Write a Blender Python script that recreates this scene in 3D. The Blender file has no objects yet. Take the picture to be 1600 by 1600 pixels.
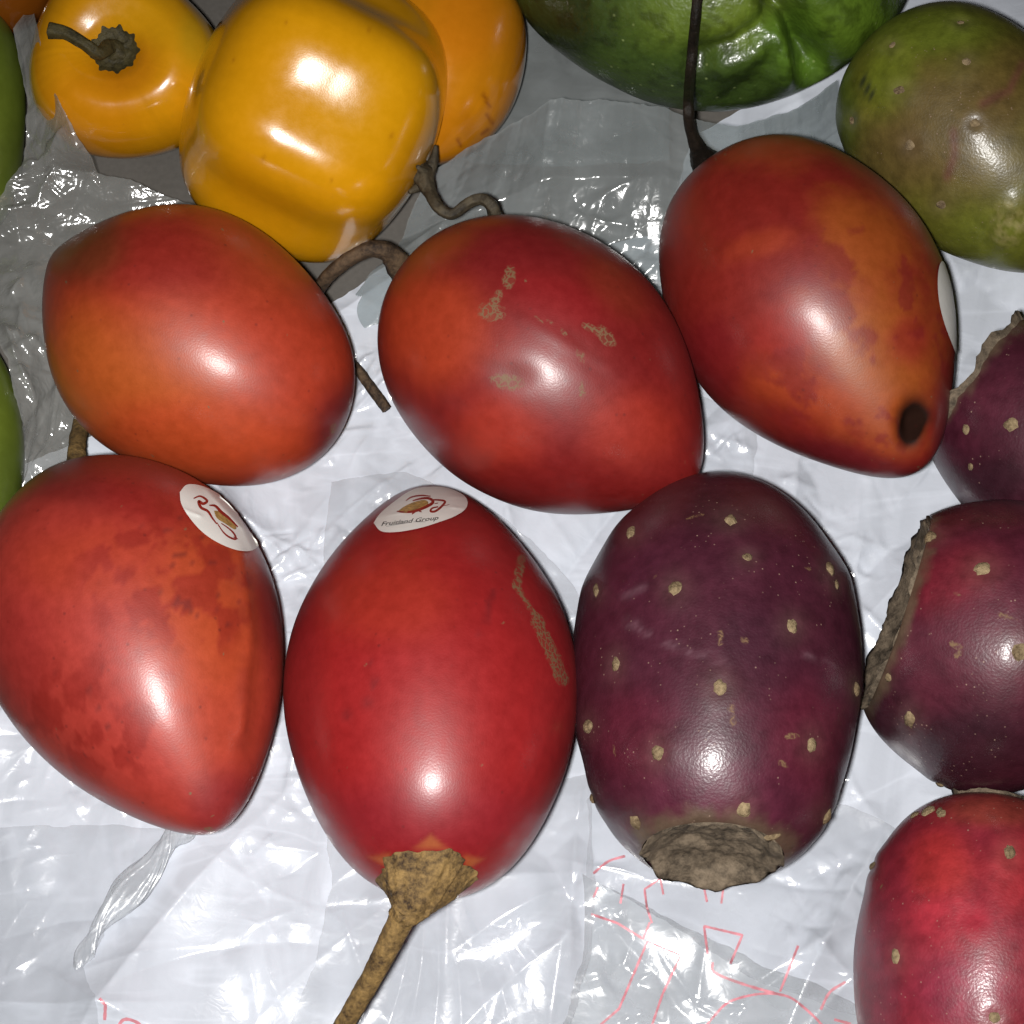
import bpy, math, random
import numpy as np
from mathutils import Vector
from mathutils.bvhtree import BVHTree

# ------------------------------------------------------------------ camera
TILT = math.radians(22); DIST = .34; PXM = .13e-3
F = DIST / PXM
FW = np.array([0, math.sin(TILT), -math.cos(TILT)]); RT = np.array([1., 0, 0]); UP = np.cross(RT, FW)
CAM = np.array([0, 0, .02]) - DIST * FW
sc = bpy.context.scene
cam = bpy.data.cameras.new('camera'); cam.sensor_width = 36; cam.lens = 36 * F / 1360
cam.clip_start = .01; cam.clip_end = 50
co = bpy.data.objects.new('camera', cam); sc.collection.objects.link(co)
co.location = CAM; co.rotation_euler = (TILT, 0, 0); sc.camera = co
# ------------------------------------------------------------------ light: a phone flash beside the lens, dim room
w = bpy.data.worlds.new('World'); sc.world = w; w.use_nodes = True
w.node_tree.nodes['Background'].inputs[0].default_value = (1, .93, .85, 1)
w.node_tree.nodes['Background'].inputs[1].default_value = .010
fl = bpy.data.lights.new('flash', 'SPOT'); fl.shadow_soft_size = .0045; fl.energy = 6.3
fl.spot_size = math.radians(76); fl.spot_blend = 1.; fl.color = (1, .985, .96)
flo = bpy.data.objects.new('flash', fl); sc.collection.objects.link(flo)
flo.location = CAM + RT * -.008 + UP * -.002 - FW * .002
aim = np.array([-.004, -.022, .01]) - np.array(flo.location)
flo.rotation_euler = Vector(aim).to_track_quat('-Z', 'Y').to_euler()
sc.cycles.use_adaptive_sampling = True; sc.cycles.adaptive_threshold = .03
sc.cycles.max_bounces = 5; sc.cycles.diffuse_bounces = 2; sc.cycles.glossy_bounces = 2; sc.cycles.transmission_bounces = 3; sc.cycles.transparent_max_bounces = 6
sc.cycles.caustics_reflective = False; sc.cycles.caustics_refractive = False
sc.view_settings.view_transform = 'Standard'; sc.view_settings.look = 'None'
sc.view_settings.exposure = 0; sc.view_settings.gamma = 1; sc.view_settings.use_curve_mapping = False

rng = np.random.default_rng(7)

# ------------------------------------------------------------------ helpers
def ray(x, y):
    d = FW * F + RT * (x - 800) - UP * (y - 800); return d / np.linalg.norm(d)
def at(x, y, z):
    d = ray(x, y); return CAM + d * ((z - CAM[2]) / d[2])
def at_many(XY, Z):
    d = FW * F + RT * (XY[..., 0:1] - 800) - UP * (XY[..., 1:2] - 800)
    return CAM + d * ((Z[..., None] - CAM[2]) / d[..., 2:3])
def proj(P):
    q = P - CAM; w_ = q @ FW; return np.stack([800 + F * (q @ RT) / w_, 800 - F * (q @ UP) / w_], -1)

def _hash(i, j, k, s):
    n = (i * 374761393 + j * 668265263 + k * 2147483647 + s * 1274126177) & 0xffffffff
    n = ((n ^ (n >> 13)) * 1274126177) & 0xffffffff
    return ((n ^ (n >> 16)) & 0xffff) / 65535.
def vnoise(P, scale, seed=0):
    q = P * scale; i = np.floor(q).astype(np.int64); f = q - i; f = f * f * (3 - 2 * f)
    o = 0
    for dx in (0, 1):
        for dy in (0, 1):
            for dz in (0, 1):
                wgt = (f[..., 0] if dx else 1 - f[..., 0]) * (f[..., 1] if dy else 1 - f[..., 1]) * (f[..., 2] if dz else 1 - f[..., 2])
                o = o + wgt * _hash(i[..., 0] + dx, i[..., 1] + dy, i[..., 2] + dz, seed)
    return o
def fbm(P, scale, seed=0, octs=4):
    a, t, o = 1., 0., 0.
    for k in range(octs):
        o = o + a * vnoise(P, scale * 2 ** k, seed + k * 17); t += a; a *= .5
    return o / t
def sstep(a, b, x):
    t = np.clip((x - a) / (b - a), 0, 1); return t * t * (3 - 2 * t)
def catmull(pts, n):
    P = np.array(pts, float); P = np.vstack([2 * P[0] - P[1], P, 2 * P[-1] - P[-2]])
    out = []
    m = len(P) - 3
    for t in np.linspace(0, m - 1e-6, n):
        i = int(t); f = t - i; a, b, c, d = P[i:i + 4]
        out.append(.5 * (2 * b + (c - a) * f + (2 * a - 5 * b + 4 * c - d) * f * f + (3 * b - a - 3 * c + d) * f ** 3))
    return np.array(out)

def empty(name, base, label, cat, group=None):
    o = bpy.data.objects.new(name, None); sc.collection.objects.link(o); o.location = base
    o.empty_display_size = .01
    o['label'] = label; o['category'] = cat
    if group: o['group'] = group
    return o
def world_loc(o):
    p = np.zeros(3)
    while o is not None: p = p + np.array(o.location); o = o.parent
    return p
def mk(name, V, Fc, mat, parent=None, smooth=True, attrs=None, label=None):
    V = np.asarray(V, float)
    base = world_loc(parent) if parent is not None else np.zeros(3)
    me = bpy.data.meshes.new(name); me.from_pydata((V - base).tolist(), [], [tuple(map(int, f)) for f in Fc])
    me.polygons.foreach_set('use_smooth', [smooth] * len(me.polygons))
    if attrs:
        for k, v in attrs.items():
            if v.ndim == 2:
                a = me.attributes.new(k, 'FLOAT_COLOR', 'POINT')
                a.data.foreach_set('color', np.hstack([v, np.ones((len(v), 1))]).astype(np.float32).ravel())
            else:
                a = me.attributes.new(k, 'FLOAT', 'POINT'); a.data.foreach_set('value', v.astype(np.float32))
    me.update()
    o = bpy.data.objects.new(name, me); sc.collection.objects.link(o)
    if mat: me.materials.append(mat)
    if parent is not None: o.parent = parent
    if label: o['label'] = label
    return o
def grid_faces(n, m, wrap):
    i, j = np.meshgrid(np.arange(n - 1), np.arange(m if wrap else m - 1), indexing='ij')
    j2 = (j + 1) % m
    return np.stack([i * m + j, i * m + j2, (i + 1) * m + j2, (i + 1) * m + j], -1).reshape(-1, 4)
def tube(path, rad, sides=16, ridge=0., seed=0, rough=0., nridge=5, caps=True):
    P = np.asarray(path, float); n = len(P); T = np.gradient(P, axis=0); T /= np.linalg.norm(T, axis=1)[:, None]
    nrm = np.cross(T[0], [0.3, .2, 1]); nrm /= np.linalg.norm(nrm)
    V = []
    a = np.linspace(0, 2 * math.pi, sides, endpoint=False)
    for i in range(n):
        nrm = nrm - T[i] * (nrm @ T[i]); nrm /= np.linalg.norm(nrm); b = np.cross(T[i], nrm)
        r = rad[i] * (1 + ridge * np.cos(nridge * a + i * .02))
        ring = P[i] + r[:, None] * (np.cos(a)[:, None] * nrm + np.sin(a)[:, None] * b)
        V.append(ring)
    V = np.array(V)
    if rough: 
        nz = fbm(V.reshape(-1, 3), 1 / (.9e-3), seed, 3).reshape(V.shape[:2]) - .5
        cen = P[:, None, :]
        V = cen + (V - cen) * (1 + rough * nz[..., None])
    Fc = [list(f) for f in grid_faces(n, sides, True)]
    V = V.reshape(-1, 3)
    if caps:
        k = len(V); V = np.vstack([V, P[0], P[-1]])
        for j in range(sides):
            Fc.append((k, (j + 1) % sides, j)); Fc.append((k + 1, (n - 1) * sides + j, (n - 1) * sides + (j + 1) % sides))
    return V, Fc

# ------------------------------------------------------------------ materials
def nodes_of(name):
    m = bpy.data.materials.new(name); m.use_nodes = True
    nt = m.node_tree; b = nt.nodes['Principled BSDF']; return m, nt, b
def nd(nt, t, **kw):
    n = nt.nodes.new(t)
    for k, v in kw.items():
        if k.startswith('i_'):
            key = k[2:]; n.inputs[int(key) if key.isdigit() else key].default_value = v
        else: setattr(n, k, v)
    return n
def mixc(nt, fac, a, b, mode='MIX'):
    n = nt.nodes.new('ShaderNodeMix'); n.data_type = 'RGBA'; n.blend_type = mode
    for s, v in ((n.inputs[0], fac), (n.inputs[6], a), (n.inputs[7], b)):
        if hasattr(v, 'links') or hasattr(v, 'is_linked'): nt.links.new(v, s)
        else: s.default_value = v
    return n.outputs[2]
def mapr(nt, v, a, b, c=0., d=1.):
    n = nt.nodes.new('ShaderNodeMapRange'); nt.links.new(v, n.inputs[0])
    for i, x in enumerate((a, b, c, d)): n.inputs[i + 1].default_value = x
    return n.outputs[0]
def mul(nt, a, b, op='MULTIPLY'):
    n = nt.nodes.new('ShaderNodeMath'); n.operation = op
    for s, v in ((n.inputs[0], a), (n.inputs[1], b)):
        if hasattr(v, 'is_linked'): nt.links.new(v, s)
        else: s.default_value = v
    return n.outputs[0]

def skin_mat(name, rough=.36, coat=.25, coat_r=.18, spec=.5, bump=.12, bscale=2600, var=.12, specks=None, scar=True, sss=0.):
    """fruit skin: colour from the grown-in 'tint' of the fruit, corky net where 'scar' is set"""
    m, nt, b = nodes_of(name); L = nt.links.new
    tc = nd(nt, 'ShaderNodeTexCoord').outputs['Object']
    tint = nd(nt, 'ShaderNodeAttribute', attribute_name='tint').outputs['Color']
    n1 = nd(nt, 'ShaderNodeTexNoise', i_Scale=420., i_Detail=3., i_Roughness=.65); L(tc, n1.inputs['Vector'])
    f1 = mapr(nt, n1.outputs[0], .3, .7, 1 - var, 1 + var)
    c = mixc(nt, 1., tint, f1, 'MULTIPLY')
    n2 = nd(nt, 'ShaderNodeTexNoise', i_Scale=bscale, i_Detail=1.); L(tc, n2.inputs['Vector'])
    hgt = n2.outputs[0]
    rgh = mapr(nt, n1.outputs[0], .3, .7, rough - .04, rough + .05)
    if specks:
        v = nd(nt, 'ShaderNodeTexVoronoi', i_Scale=specks[0]); L(tc, v.inputs['Vector'])
        sm = mapr(nt, v.outputs['Distance'], .06, .16, 1, 0)
        n3 = nd(nt, 'ShaderNodeTexNoise', i_Scale=160., i_Detail=2.); L(tc, n3.inputs['Vector'])
        sm = mul(nt, sm, mapr(nt, n3.outputs[0], .5, .62)); sm = mul(nt, sm, specks[2])
        c = mixc(nt, sm, c, specks[1])
    if scar:
        s = nd(nt, 'ShaderNodeAttribute', attribute_name='scar').outputs['Fac']
        nw = nd(nt, 'ShaderNodeTexNoise', i_Scale=900., i_Detail=2.); L(tc, nw.inputs['Vector'])
        wv = nd(nt, 'ShaderNodeVectorMath', operation='SCALE'); L(nw.outputs[1], wv.inputs[0]); wv.inputs['Scale'].default_value = .0016
        av = nd(nt, 'ShaderNodeVectorMath', operation='ADD'); L(tc, av.inputs[0]); L(wv.outputs[0], av.inputs[1])
        v2 = nd(nt, 'ShaderNodeTexVoronoi', feature='DISTANCE_TO_EDGE', i_Scale=900.); L(av.outputs[0], v2.inputs['Vector'])
        net = mapr(nt, v2.outputs[0], .03, .16, 1, .2)
        nb = nd(nt, 'ShaderNodeTexNoise', i_Scale=700., i_Detail=3.); L(tc, nb.inputs['Vector'])
        edge = mul(nt, s, mapr(nt, nb.outputs[0], .25, .75, .45, 1.5))
        mk_ = mul(nt, mapr(nt, edge, .3, .55), net)
        c = mixc(nt, mk_, c, (.17, .095, .045, 1))
        r2 = nd(nt, 'ShaderNodeMix'); L(mk_, r2.inputs[0]); L(rgh, r2.inputs[2]); r2.inputs[3].default_value = .7
        rgh = r2.outputs[0]
    bp = nd(nt, 'ShaderNodeBump', i_Strength=bump, i_Distance=.0004); L(hgt, bp.inputs['Height'])
    n4 = nd(nt, 'ShaderNodeTexNoise', i_Scale=260., i_Detail=1.); L(tc, n4.inputs['Vector'])
    bp2 = nd(nt, 'ShaderNodeBump', i_Strength=.018, i_Distance=.0012); L(n4.outputs[0], bp2.inputs['Height']); L(bp2.outputs[0], bp.inputs['Normal'])
    L(c, b.inputs['Base Color']); L(rgh, b.inputs['Roughness']); L(bp.outputs[0], b.inputs['Normal'])
    b.inputs['Coat Roughness'].default_value = coat_r
    pit = nd(nt, 'ShaderNodeAttribute', attribute_name='pit').outputs['Fac']; dull = mul(nt, 1., pit, 'SUBTRACT')
    L(mul(nt, dull, spec), b.inputs['Specular IOR Level']); L(mul(nt, dull, coat), b.inputs['Coat Weight'])
    L(bp.outputs[0], b.inputs['Coat Normal'])
    if sss:
        b.inputs['Subsurface Weight'].default_value = sss; b.inputs['Subsurface Radius'].default_value = (1, .25, .1); b.inputs['Subsurface Scale'].default_value = .002
    return m
def bark_mat(name, c1, c2, rough=.7, scale=900., stretch=None, bump=.7, spec=.3):
    m, nt, b = nodes_of(name); L = nt.links.new
    tc = nd(nt, 'ShaderNodeTexCoord').outputs['Object']
    n1 = nd(nt, 'ShaderNodeTexNoise', i_Scale=scale, i_Detail=5., i_Roughness=.7); L(tc, n1.inputs['Vector'])
    n2 = nd(nt, 'ShaderNodeTexNoise', i_Scale=scale * .22, i_Detail=3.); L(tc, n2.inputs['Vector'])
    f = mul(nt, mapr(nt, n1.outputs[0], .36, .64, 0, .6), mapr(nt, n2.outputs[0], .38, .62, 0, .5), 'ADD')
    L(mixc(nt, f, c1, c2), b.inputs['Base Color'])
    bp = nd(nt, 'ShaderNodeBump', i_Strength=bump, i_Distance=.0005); L(n1.outputs[0], bp.inputs['Height']); L(bp.outputs[0], b.inputs['Normal'])
    b.inputs['Roughness'].default_value = rough; b.inputs['Specular IOR Level'].default_value = spec
    return m
def film_mat(name, col, milk, rough, gloss=.09, transl=.3, tint=(1, 1, 1, 1), bump=.07):
    """thin polythene: part milky scatter, part see-through, a shiny skin"""
    m, nt, b = nodes_of(name); L = nt.links.new; nt.nodes.remove(b)
    out = nt.nodes['Material Output']
    tc = nd(nt, 'ShaderNodeTexCoord').outputs['Object']
    n1 = nd(nt, 'ShaderNodeTexNoise', i_Scale=90., i_Detail=4.); L(tc, n1.inputs['Vector'])
    n3 = nd(nt, 'ShaderNodeTexNoise', i_Scale=420., i_Detail=2., i_Distortion=1.2); L(tc, n3.inputs['Vector'])
    bp2 = nd(nt, 'ShaderNodeBump', i_Strength=bump, i_Distance=.001); L(n3.outputs[0], bp2.inputs['Height'])
    N = bp2.outputs[0]
    mp = nd(nt, 'ShaderNodeMapping'); mp.inputs['Scale'].default_value = (1, .32, 1); mp.inputs['Rotation'].default_value = (0, 0, .6); L(tc, mp.inputs['Vector'])
    n5 = nd(nt, 'ShaderNodeTexNoise', i_Scale=75., i_Detail=4., i_Distortion=1.2); L(mp.outputs[0], n5.inputs['Vector'])
    mp2 = nd(nt, 'ShaderNodeMapping'); mp2.inputs['Scale'].default_value = (.3, 1, 1); mp2.inputs['Rotation'].default_value = (0, 0, .35); L(tc, mp2.inputs['Vector'])
    n6 = nd(nt, 'ShaderNodeTexNoise', i_Scale=58., i_Detail=3., i_Distortion=1.6); L(mp2.outputs[0], n6.inputs['Vector'])
    rid = mapr(nt, mul(nt, mul(nt, n6.outputs[0], .5, 'SUBTRACT'), 0., 'ABSOLUTE'), 0., .05, .45, 0.)
    fo = mul(nt, mapr(nt, n5.outputs[0], .35, .65, 0., .75), rid, 'ADD')
    cc = mixc(nt, fo, tuple(x * .80 for x in col[:3]) + (1,), col)
    d = nd(nt, 'ShaderNodeBsdfDiffuse'); L(cc, d.inputs['Color']); L(N, d.inputs['Normal'])
    t = nd(nt, 'ShaderNodeBsdfTranslucent', i_Color=col); L(N, t.inputs['Normal'])
    m1 = nd(nt, 'ShaderNodeMixShader', i_0=transl); L(d.outputs[0], m1.inputs[1]); L(t.outputs[0], m1.inputs[2])
    tr = nd(nt, 'ShaderNodeBsdfTransparent', i_Color=tint)
    m2 = nd(nt, 'ShaderNodeMixShader'); L(mapr(nt, n1.outputs[0], .3, .7, max(0, milk - .08), min(1, milk + .08)), m2.inputs[0])
    L(tr.outputs[0], m2.inputs[1]); L(m1.outputs[0], m2.inputs[2])
    if milk >= 1: nt.nodes.remove(tr); nt.nodes.remove(m2); m2 = m1
    g = nd(nt, 'ShaderNodeBsdfGlossy', i_Color=(1, 1, 1, 1), i_Roughness=rough); L(N, g.inputs['Normal'])
    lw = nd(nt, 'ShaderNodeLayerWeight', i_Blend=.5); L(N, lw.inputs['Normal'])
    p = nt.nodes.new('ShaderNodeMath'); p.operation = 'POWER'; L(lw.outputs['Facing'], p.inputs[0]); p.inputs[1].default_value = 4.
    fr = mul(nt, mul(nt, p.outputs[0], .5), gloss, 'ADD')
    m3 = nd(nt, 'ShaderNodeMixShader'); L(fr, m3.inputs[0]); L(m2.outputs[0], m3.inputs[1]); L(g.outputs[0], m3.inputs[2])
    L(m3.outputs[0], out.inputs['Surface'])
    return m
def plain_mat(name, col, rough=.5, spec=.4, var=.1, scale=700.):
    m, nt, b = nodes_of(name); L = nt.links.new
    tc = nd(nt, 'ShaderNodeTexCoord').outputs['Object']
    n1 = nd(nt, 'ShaderNodeTexNoise', i_Scale=scale, i_Detail=4.); L(tc, n1.inputs['Vector'])
    L(mixc(nt, 1., col, mapr(nt, n1.outputs[0], .3, .7, 1 - var, 1 + var), 'MULTIPLY'), b.inputs['Base Color'])
    b.inputs['Roughness'].default_value = rough; b.inputs['Specular IOR Level'].default_value = spec
    return m

M = {}
M['tamarillo'] = skin_mat('tamarillo_skin', rough=.50, coat=.40, coat_r=.285, spec=.45, bump=.045, bscale=3400, var=.10, specks=(420., (.07, .008, .008, 1), .45))
M['cactus'] = skin_mat('prickly_pear_skin', rough=.48, coat=.42, coat_r=.25, spec=.4, bump=.11, bscale=2400, var=.20, specks=(900., (.36, .24, .18, 1), .7))
M['pepper'] = skin_mat('pepper_skin', scar=False, rough=.22, coat=.9, coat_r=.075, bump=.02, bscale=3200, var=.04)
M['chayote'] = skin_mat('chayote_skin', scar=False, rough=.38, coat=.35, coat_r=.2, bump=.35, bscale=1100, var=.18, specks=(420., (.35, .42, .16, 1), .5))
M['green'] = skin_mat('green_fruit_skin', scar=False, rough=.4, coat=.2, coat_r=.2, bump=.05, var=.08)
M['stem_tan'] = bark_mat('tan_stem', (.030, .016, .009, 1), (.30, .185, .065, 1), scale=1200)
M['stem_brown'] = bark_mat('brown_stem', (.015, .009, .006, 1), (.13, .082, .046, 1), scale=1300)
M['stem_black'] = bark_mat('black_stem', (.004, .003, .002, 1), (.022, .015, .01, 1), scale=1200, rough=.5)
M['stem_olive'] = bark_mat('olive_stem', (.012, .010, .004, 1), (.075, .06, .022, 1), scale=900, rough=.55)
M['stem_grey'] = bark_mat('grey_pepper_stem', (.014, .010, .006, 1), (.085, .068, .042, 1), scale=1000, rough=.6)
M['cork'] = bark_mat('prickly_pear_scar', (.034, .025, .017, 1), (.21, .16, .11, 1), scale=800, rough=.8)
M['areole'] = bark_mat('areole', (.08, .05, .025, 1), (.34, .25, .14, 1), scale=1700, rough=.8)
M['bag'] = film_mat('white_polythene', (.77, .81, .90, 1), 1., .17, .08, .08)
M['layer'] = film_mat('white_polythene_layer', (.82, .86, .93, 1), .20, .19, .075, .06)
M['twist'] = film_mat('twisted_polythene', (.82, .86, .92, 1), .36, .26, .05, .1)
M['grey_film'] = film_mat('grey_polythene', (.64, .66, .68, 1), .34, .16, .09, .15, (.93, .94, .94, 1))
M['milky'] = film_mat('milky_film', (.50, .54, .55, 1), .46, .17, .08, .3, (.9, .95, .95, 1), bump=.13)
M['clear'] = film_mat('clear_film', (.64, .65, .63, 1), .40, .14, .12, .3, (.95, .95, .93, 1), bump=.28)
M['paper'] = plain_mat('sticker_paper', (.74, .72, .68, 1), .45, .4, .03)
M['ink_red'] = plain_mat('sticker_red_ink', (.26, .02, .012, 1), .5)
M['ink_gold'] = plain_mat('sticker_gold_ink', (.36, .22, .07, 1), .5, var=.5, scale=1500.)
M['ink_black'] = plain_mat('sticker_black_ink', (.02, .015, .015, 1), .5)
M['ink_grey'] = plain_mat('sticker_grey_ink', (.30, .29, .28, 1), .5)
M['ink_pink'] = plain_mat('bag_red_print', (.62, .24, .28, 1), .4, var=.35, scale=500.)

# ------------------------------------------------------------------ the table
def table():
    m, nt, b = nodes_of('dark_tabletop'); L = nt.links.new
    tc = nd(nt, 'ShaderNodeTexCoord').outputs['Object']
    n1 = nd(nt, 'ShaderNodeTexNoise', i_Scale=35., i_Detail=6.); L(tc, n1.inputs['Vector'])
    n2 = nd(nt, 'ShaderNodeTexNoise', i_Scale=900., i_Detail=3.); L(tc, n2.inputs['Vector'])
    c = mixc(nt, mapr(nt, n1.outputs[0], .3, .7), (.10, .092, .082, 1), (.14, .128, .115, 1))
    c = mixc(nt, 1., c, mapr(nt, n2.outputs[0], .3, .7, .93, 1.07), 'MULTIPLY')
    L(c, b.inputs['Base Color']); b.inputs['Roughness'].default_value = .6; b.inputs['Specular IOR Level'].default_value = .25
    bp = nd(nt, 'ShaderNodeBump', i_Strength=.08, i_Distance=.0004); L(n2.outputs[0], bp.inputs['Height']); L(bp.outputs[0], b.inputs['Normal'])
    s = .5
    o = mk('tabletop', [(-s, -s, 0), (s, -s, 0), (s, s, 0), (-s, s, 0), (-s, -s, -.02), (s, -s, -.02), (s, s, -.02), (-s, s, -.02)],
           [(0, 1, 2, 3), (7, 6, 5, 4), (0, 4, 5, 1), (1, 5, 6, 2), (2, 6, 7, 3), (3, 7, 4, 0)], m, smooth=False)
    o['kind'] = 'structure'
table()

# ------------------------------------------------------------------ polythene sheets
def resample(poly, n):
    p = np.array(poly, float); d = np.r_[0, np.cumsum(np.linalg.norm(np.diff(p[:, :2], axis=0), axis=1))]
    t = np.linspace(0, d[-1], n); return np.stack([np.interp(t, d, p[:, k]) for k in range(p.shape[1])], -1)
def coons(top, right, bottom, left, nu, nv):
    """top, bottom run left to right; left, right run top to bottom; points are (x, y, height mm)"""
    T, B, Lf, R = resample(top, nu), resample(bottom, nu), resample(left, nv), resample(right, nv)
    for E_ in (T, B, Lf, R):
        q = np.concatenate([E_[:, :2] * .01, np.full((len(E_), 1), .5)], -1); ww = np.sin(np.linspace(0, math.pi, len(E_))) ** .4
        E_[:, 0] += ww * ((fbm(q, 3., 91, 4) - .5) * 13); E_[:, 1] += ww * ((fbm(q, 3., 92, 4) - .5) * 13)
    u = np.linspace(0, 1, nu)[None, :, None]; v = np.linspace(0, 1, nv)[:, None, None]
    c00, c10, c01, c11 = (T[0] + Lf[0]) / 2, (T[-1] + R[0]) / 2, (B[0] + Lf[-1]) / 2, (B[-1] + R[-1]) / 2
    return (1 - v) * T[None] + v * B[None] + (1 - u) * Lf[:, None] + u * R[:, None] - ((1 - u) * (1 - v) * c00 + u * (1 - v) * c10 + (1 - u) * v * c01 + u * v * c11)
def add_creases(Z, X, Y, cr):
    """each crease: a sharp-crested fold line that fades out sideways and at its ends"""
    x, y, z = X.ravel(), Y.ravel(), Z.ravel()
    for (cx, cy, an, hl, wd, a) in cr:
        idx = np.flatnonzero((np.abs(x - cx) < hl + 3 * wd) & (np.abs(y - cy) < hl + 3 * wd))
        if not len(idx): continue
        dx, dy = x[idx] - cx, y[idx] - cy; ca, sa = math.cos(an), math.sin(an)
        t = (dx * ca + dy * sa) / hl; d = -dx * sa + dy * ca + .12 * hl * t * t
        k = np.clip(1 - t * t, 0, 1) ** 1.5
        z[idx] += a * k * np.exp(-np.abs(d) / (wd * (.35 + .65 * k)))
    return z.reshape(Z.shape)
def random_creases(r, n, box, hl, wd, a, ang=None):
    o = []
    for _ in range(n):
        an = r.uniform(0, math.pi) if ang is None else r.normal(ang[0], ang[1])
        o.append((r.uniform(box[0], box[1]), r.uniform(box[2], box[3]), an, r.uniform(*hl), r.uniform(*wd), r.uniform(*a) * r.choice([-1, 1, 1])))
    return o
def cluster(r, px, py, rad, n, z=.001, ang=None, k=1., sz=1.):
    o = []; c = at(px, py, z)
    for _ in range(n):
        q = r.normal(0, rad * PXM * .55, 2)
        an = r.uniform(0, math.pi) if ang is None else r.normal(ang, .35)
        o.append((c[0] + q[0], c[1] + q[1], an, sz * r.uniform(1.2e-3, 5.5e-3), sz * r.uniform(.30e-3, 1.0e-3), sz * k * r.uniform(.08e-3, .36e-3) * r.choice([-1, 1])))
    return o
def px_crease(pts, wd, a, z=.001):
    """a fold line along a run of points read off the bag"""
    o = []
    for (x0, y0), (x1, y1) in zip(pts[:-1], pts[1:]):
        A, B = at(x0, y0, z), at(x1, y1, z); d = B - A
        o.append(((A[0] + B[0]) / 2, (A[1] + B[1]) / 2, math.atan2(d[1], d[0]), np.linalg.norm(d) * .62, wd, a))
    return o
class Sheet: pass
def film(name, top, right, bottom, left, nu, nv, creases, mat, parent, und=0., und_scale=60., seed=0, lift=None, zmin=.0003, over=None):
    G = coons(top, right, bottom, left, nu, nv); Z = G[..., 2] * 1e-3
    P = at_many(G[..., :2], Z)
    Z2 = Z.copy()
    if und: Z2 = Z2 + und * (fbm(np.concatenate([P[..., :2], np.full(P.shape[:2] + (1,), seed * .37)], -1), und_scale, seed, 3) - .5)
    Z2 = add_creases(Z2, P[..., 0], P[..., 1], creases)
    if lift is not None: Z2 = Z2 + lift(np.linspace(0, 1, nu)[None, :], np.linspace(0, 1, nv)[:, None]) * 1e-3
    Z2 = np.maximum(Z2, zmin)
    if over is not None:
        for i_ in range(nv):
            for j_ in range(nu):
                h_ = over.bvh.ray_cast(Vector((P[i_, j_, 0], P[i_, j_, 1], .05)), Vector((0, 0, -1)))
                if h_[0] is not None: Z2[i_, j_] = max(Z2[i_, j_], h_[0][2] + .0004)
    P = np.stack([P[..., 0], P[..., 1], Z2], -1)
    fc = grid_faces(nv, nu, False)[:, ::-1]
    V = P.reshape(-1, 3)
    o = mk(name, V, fc, mat, parent)
    s = Sheet(); s.obj = o; s.P = P; s.bvh = BVHTree.FromPolygons(V.tolist(), fc.tolist())
    return s
bag = empty('plastic_bag', (0, -.02, 0), 'crumpled white plastic carrier bag spread under all the fruit', 'plastic bag')
r = np.random.default_rng(3)
W0 = (-.11, .11, -.095, .12)
cr = random_creases(r, 110, W0, (.012, .050), (.0020, .008), (.0010, .0038))
cr += random_creases(r, 150, W0, (.006, .026), (.0007, .0026), (.0002, .0007))
for (px, py, rad, n) in [(655, 790, 45, 40), (510, 840, 40, 34), (565, 830, 40, 20), (930, 425, 50, 46), (1085, 705, 28, 26), (1170, 770, 30, 14),
                         (1215, 1165, 35, 26), (1240, 1290, 45, 40), (1190, 1340, 45, 34), (1250, 870, 40, 20), (1120, 780, 40, 16), (560, 720, 50, 20), (640, 700, 50, 16), (1430, 560, 50, 14), (1250, 800, 60, 14), (1300, 1110, 30, 16), (1400, 500, 30, 8),
                         (480, 1330, 60, 14), (560, 1310, 40, 12), (180, 1130, 50, 20), (160, 1240, 40, 12), (230, 1180, 30, 12), (480, 870, 30, 16),
                         (600, 610, 35, 20), (1360, 690, 30, 10), (1330, 790, 40, 8), (470, 1240, 40, 14), (530, 1180, 40, 16), (500, 1140, 26, 10), (840, 880, 40, 10)]:
    cr += cluster(r, px, py, rad, n * 2 // 3, k=1.5 if py < 1000 else .9, sz=1.3)
cr += random_creases(r, 70, W0, (.006, .022), (.00035, .0006), (.00018, .00040))
cr += px_crease([(1110, 760), (1160, 820), (1190, 880)], .0016, .0007) + px_crease([(1235, 760), (1190, 840)], .002, .0009)
cr += px_crease([(1360, 700), (1380, 800)], .0014, .0009) + px_crease([(1270, 760), (1240, 900)], .002, .0006)
cr += px_crease([(500, 1150), (560, 1165)], .0012, .0006) + px_crease([(470, 1240), (600, 1260), (700, 1290)], .002, .0006)
cr += px_crease([(400, 1390), (470, 1370), (560, 1375)], .0016, -.0005) + px_crease([(450, 1385), (465, 1480)], .0008, .0004)
main = film('bag_sheet',
     [(60, 770, .6), (240, 700, .6), (400, 560, .6), (560, 535, .8), (640, 470, .8), (1000, 430, .8), (1040, 300, .8), (1240, 190, .6), (1310, 90, .6), (1400, 60, .6), (1560, 60, .6)],
     [(1560, 60, .6), (1555, 330, .6), (1560, 830, .6), (1560, 1560, .6)],
     [(50, 1560, .6), (470, 1556, .6), (900, 1560, .6), (1560, 1560, .6)],
     [(60, 770, .6), (55, 1060, .6), (50, 1560, .6)],
     480, 470, cr, M['bag'], bag, und=.0070, und_scale=34., seed=5)

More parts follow.
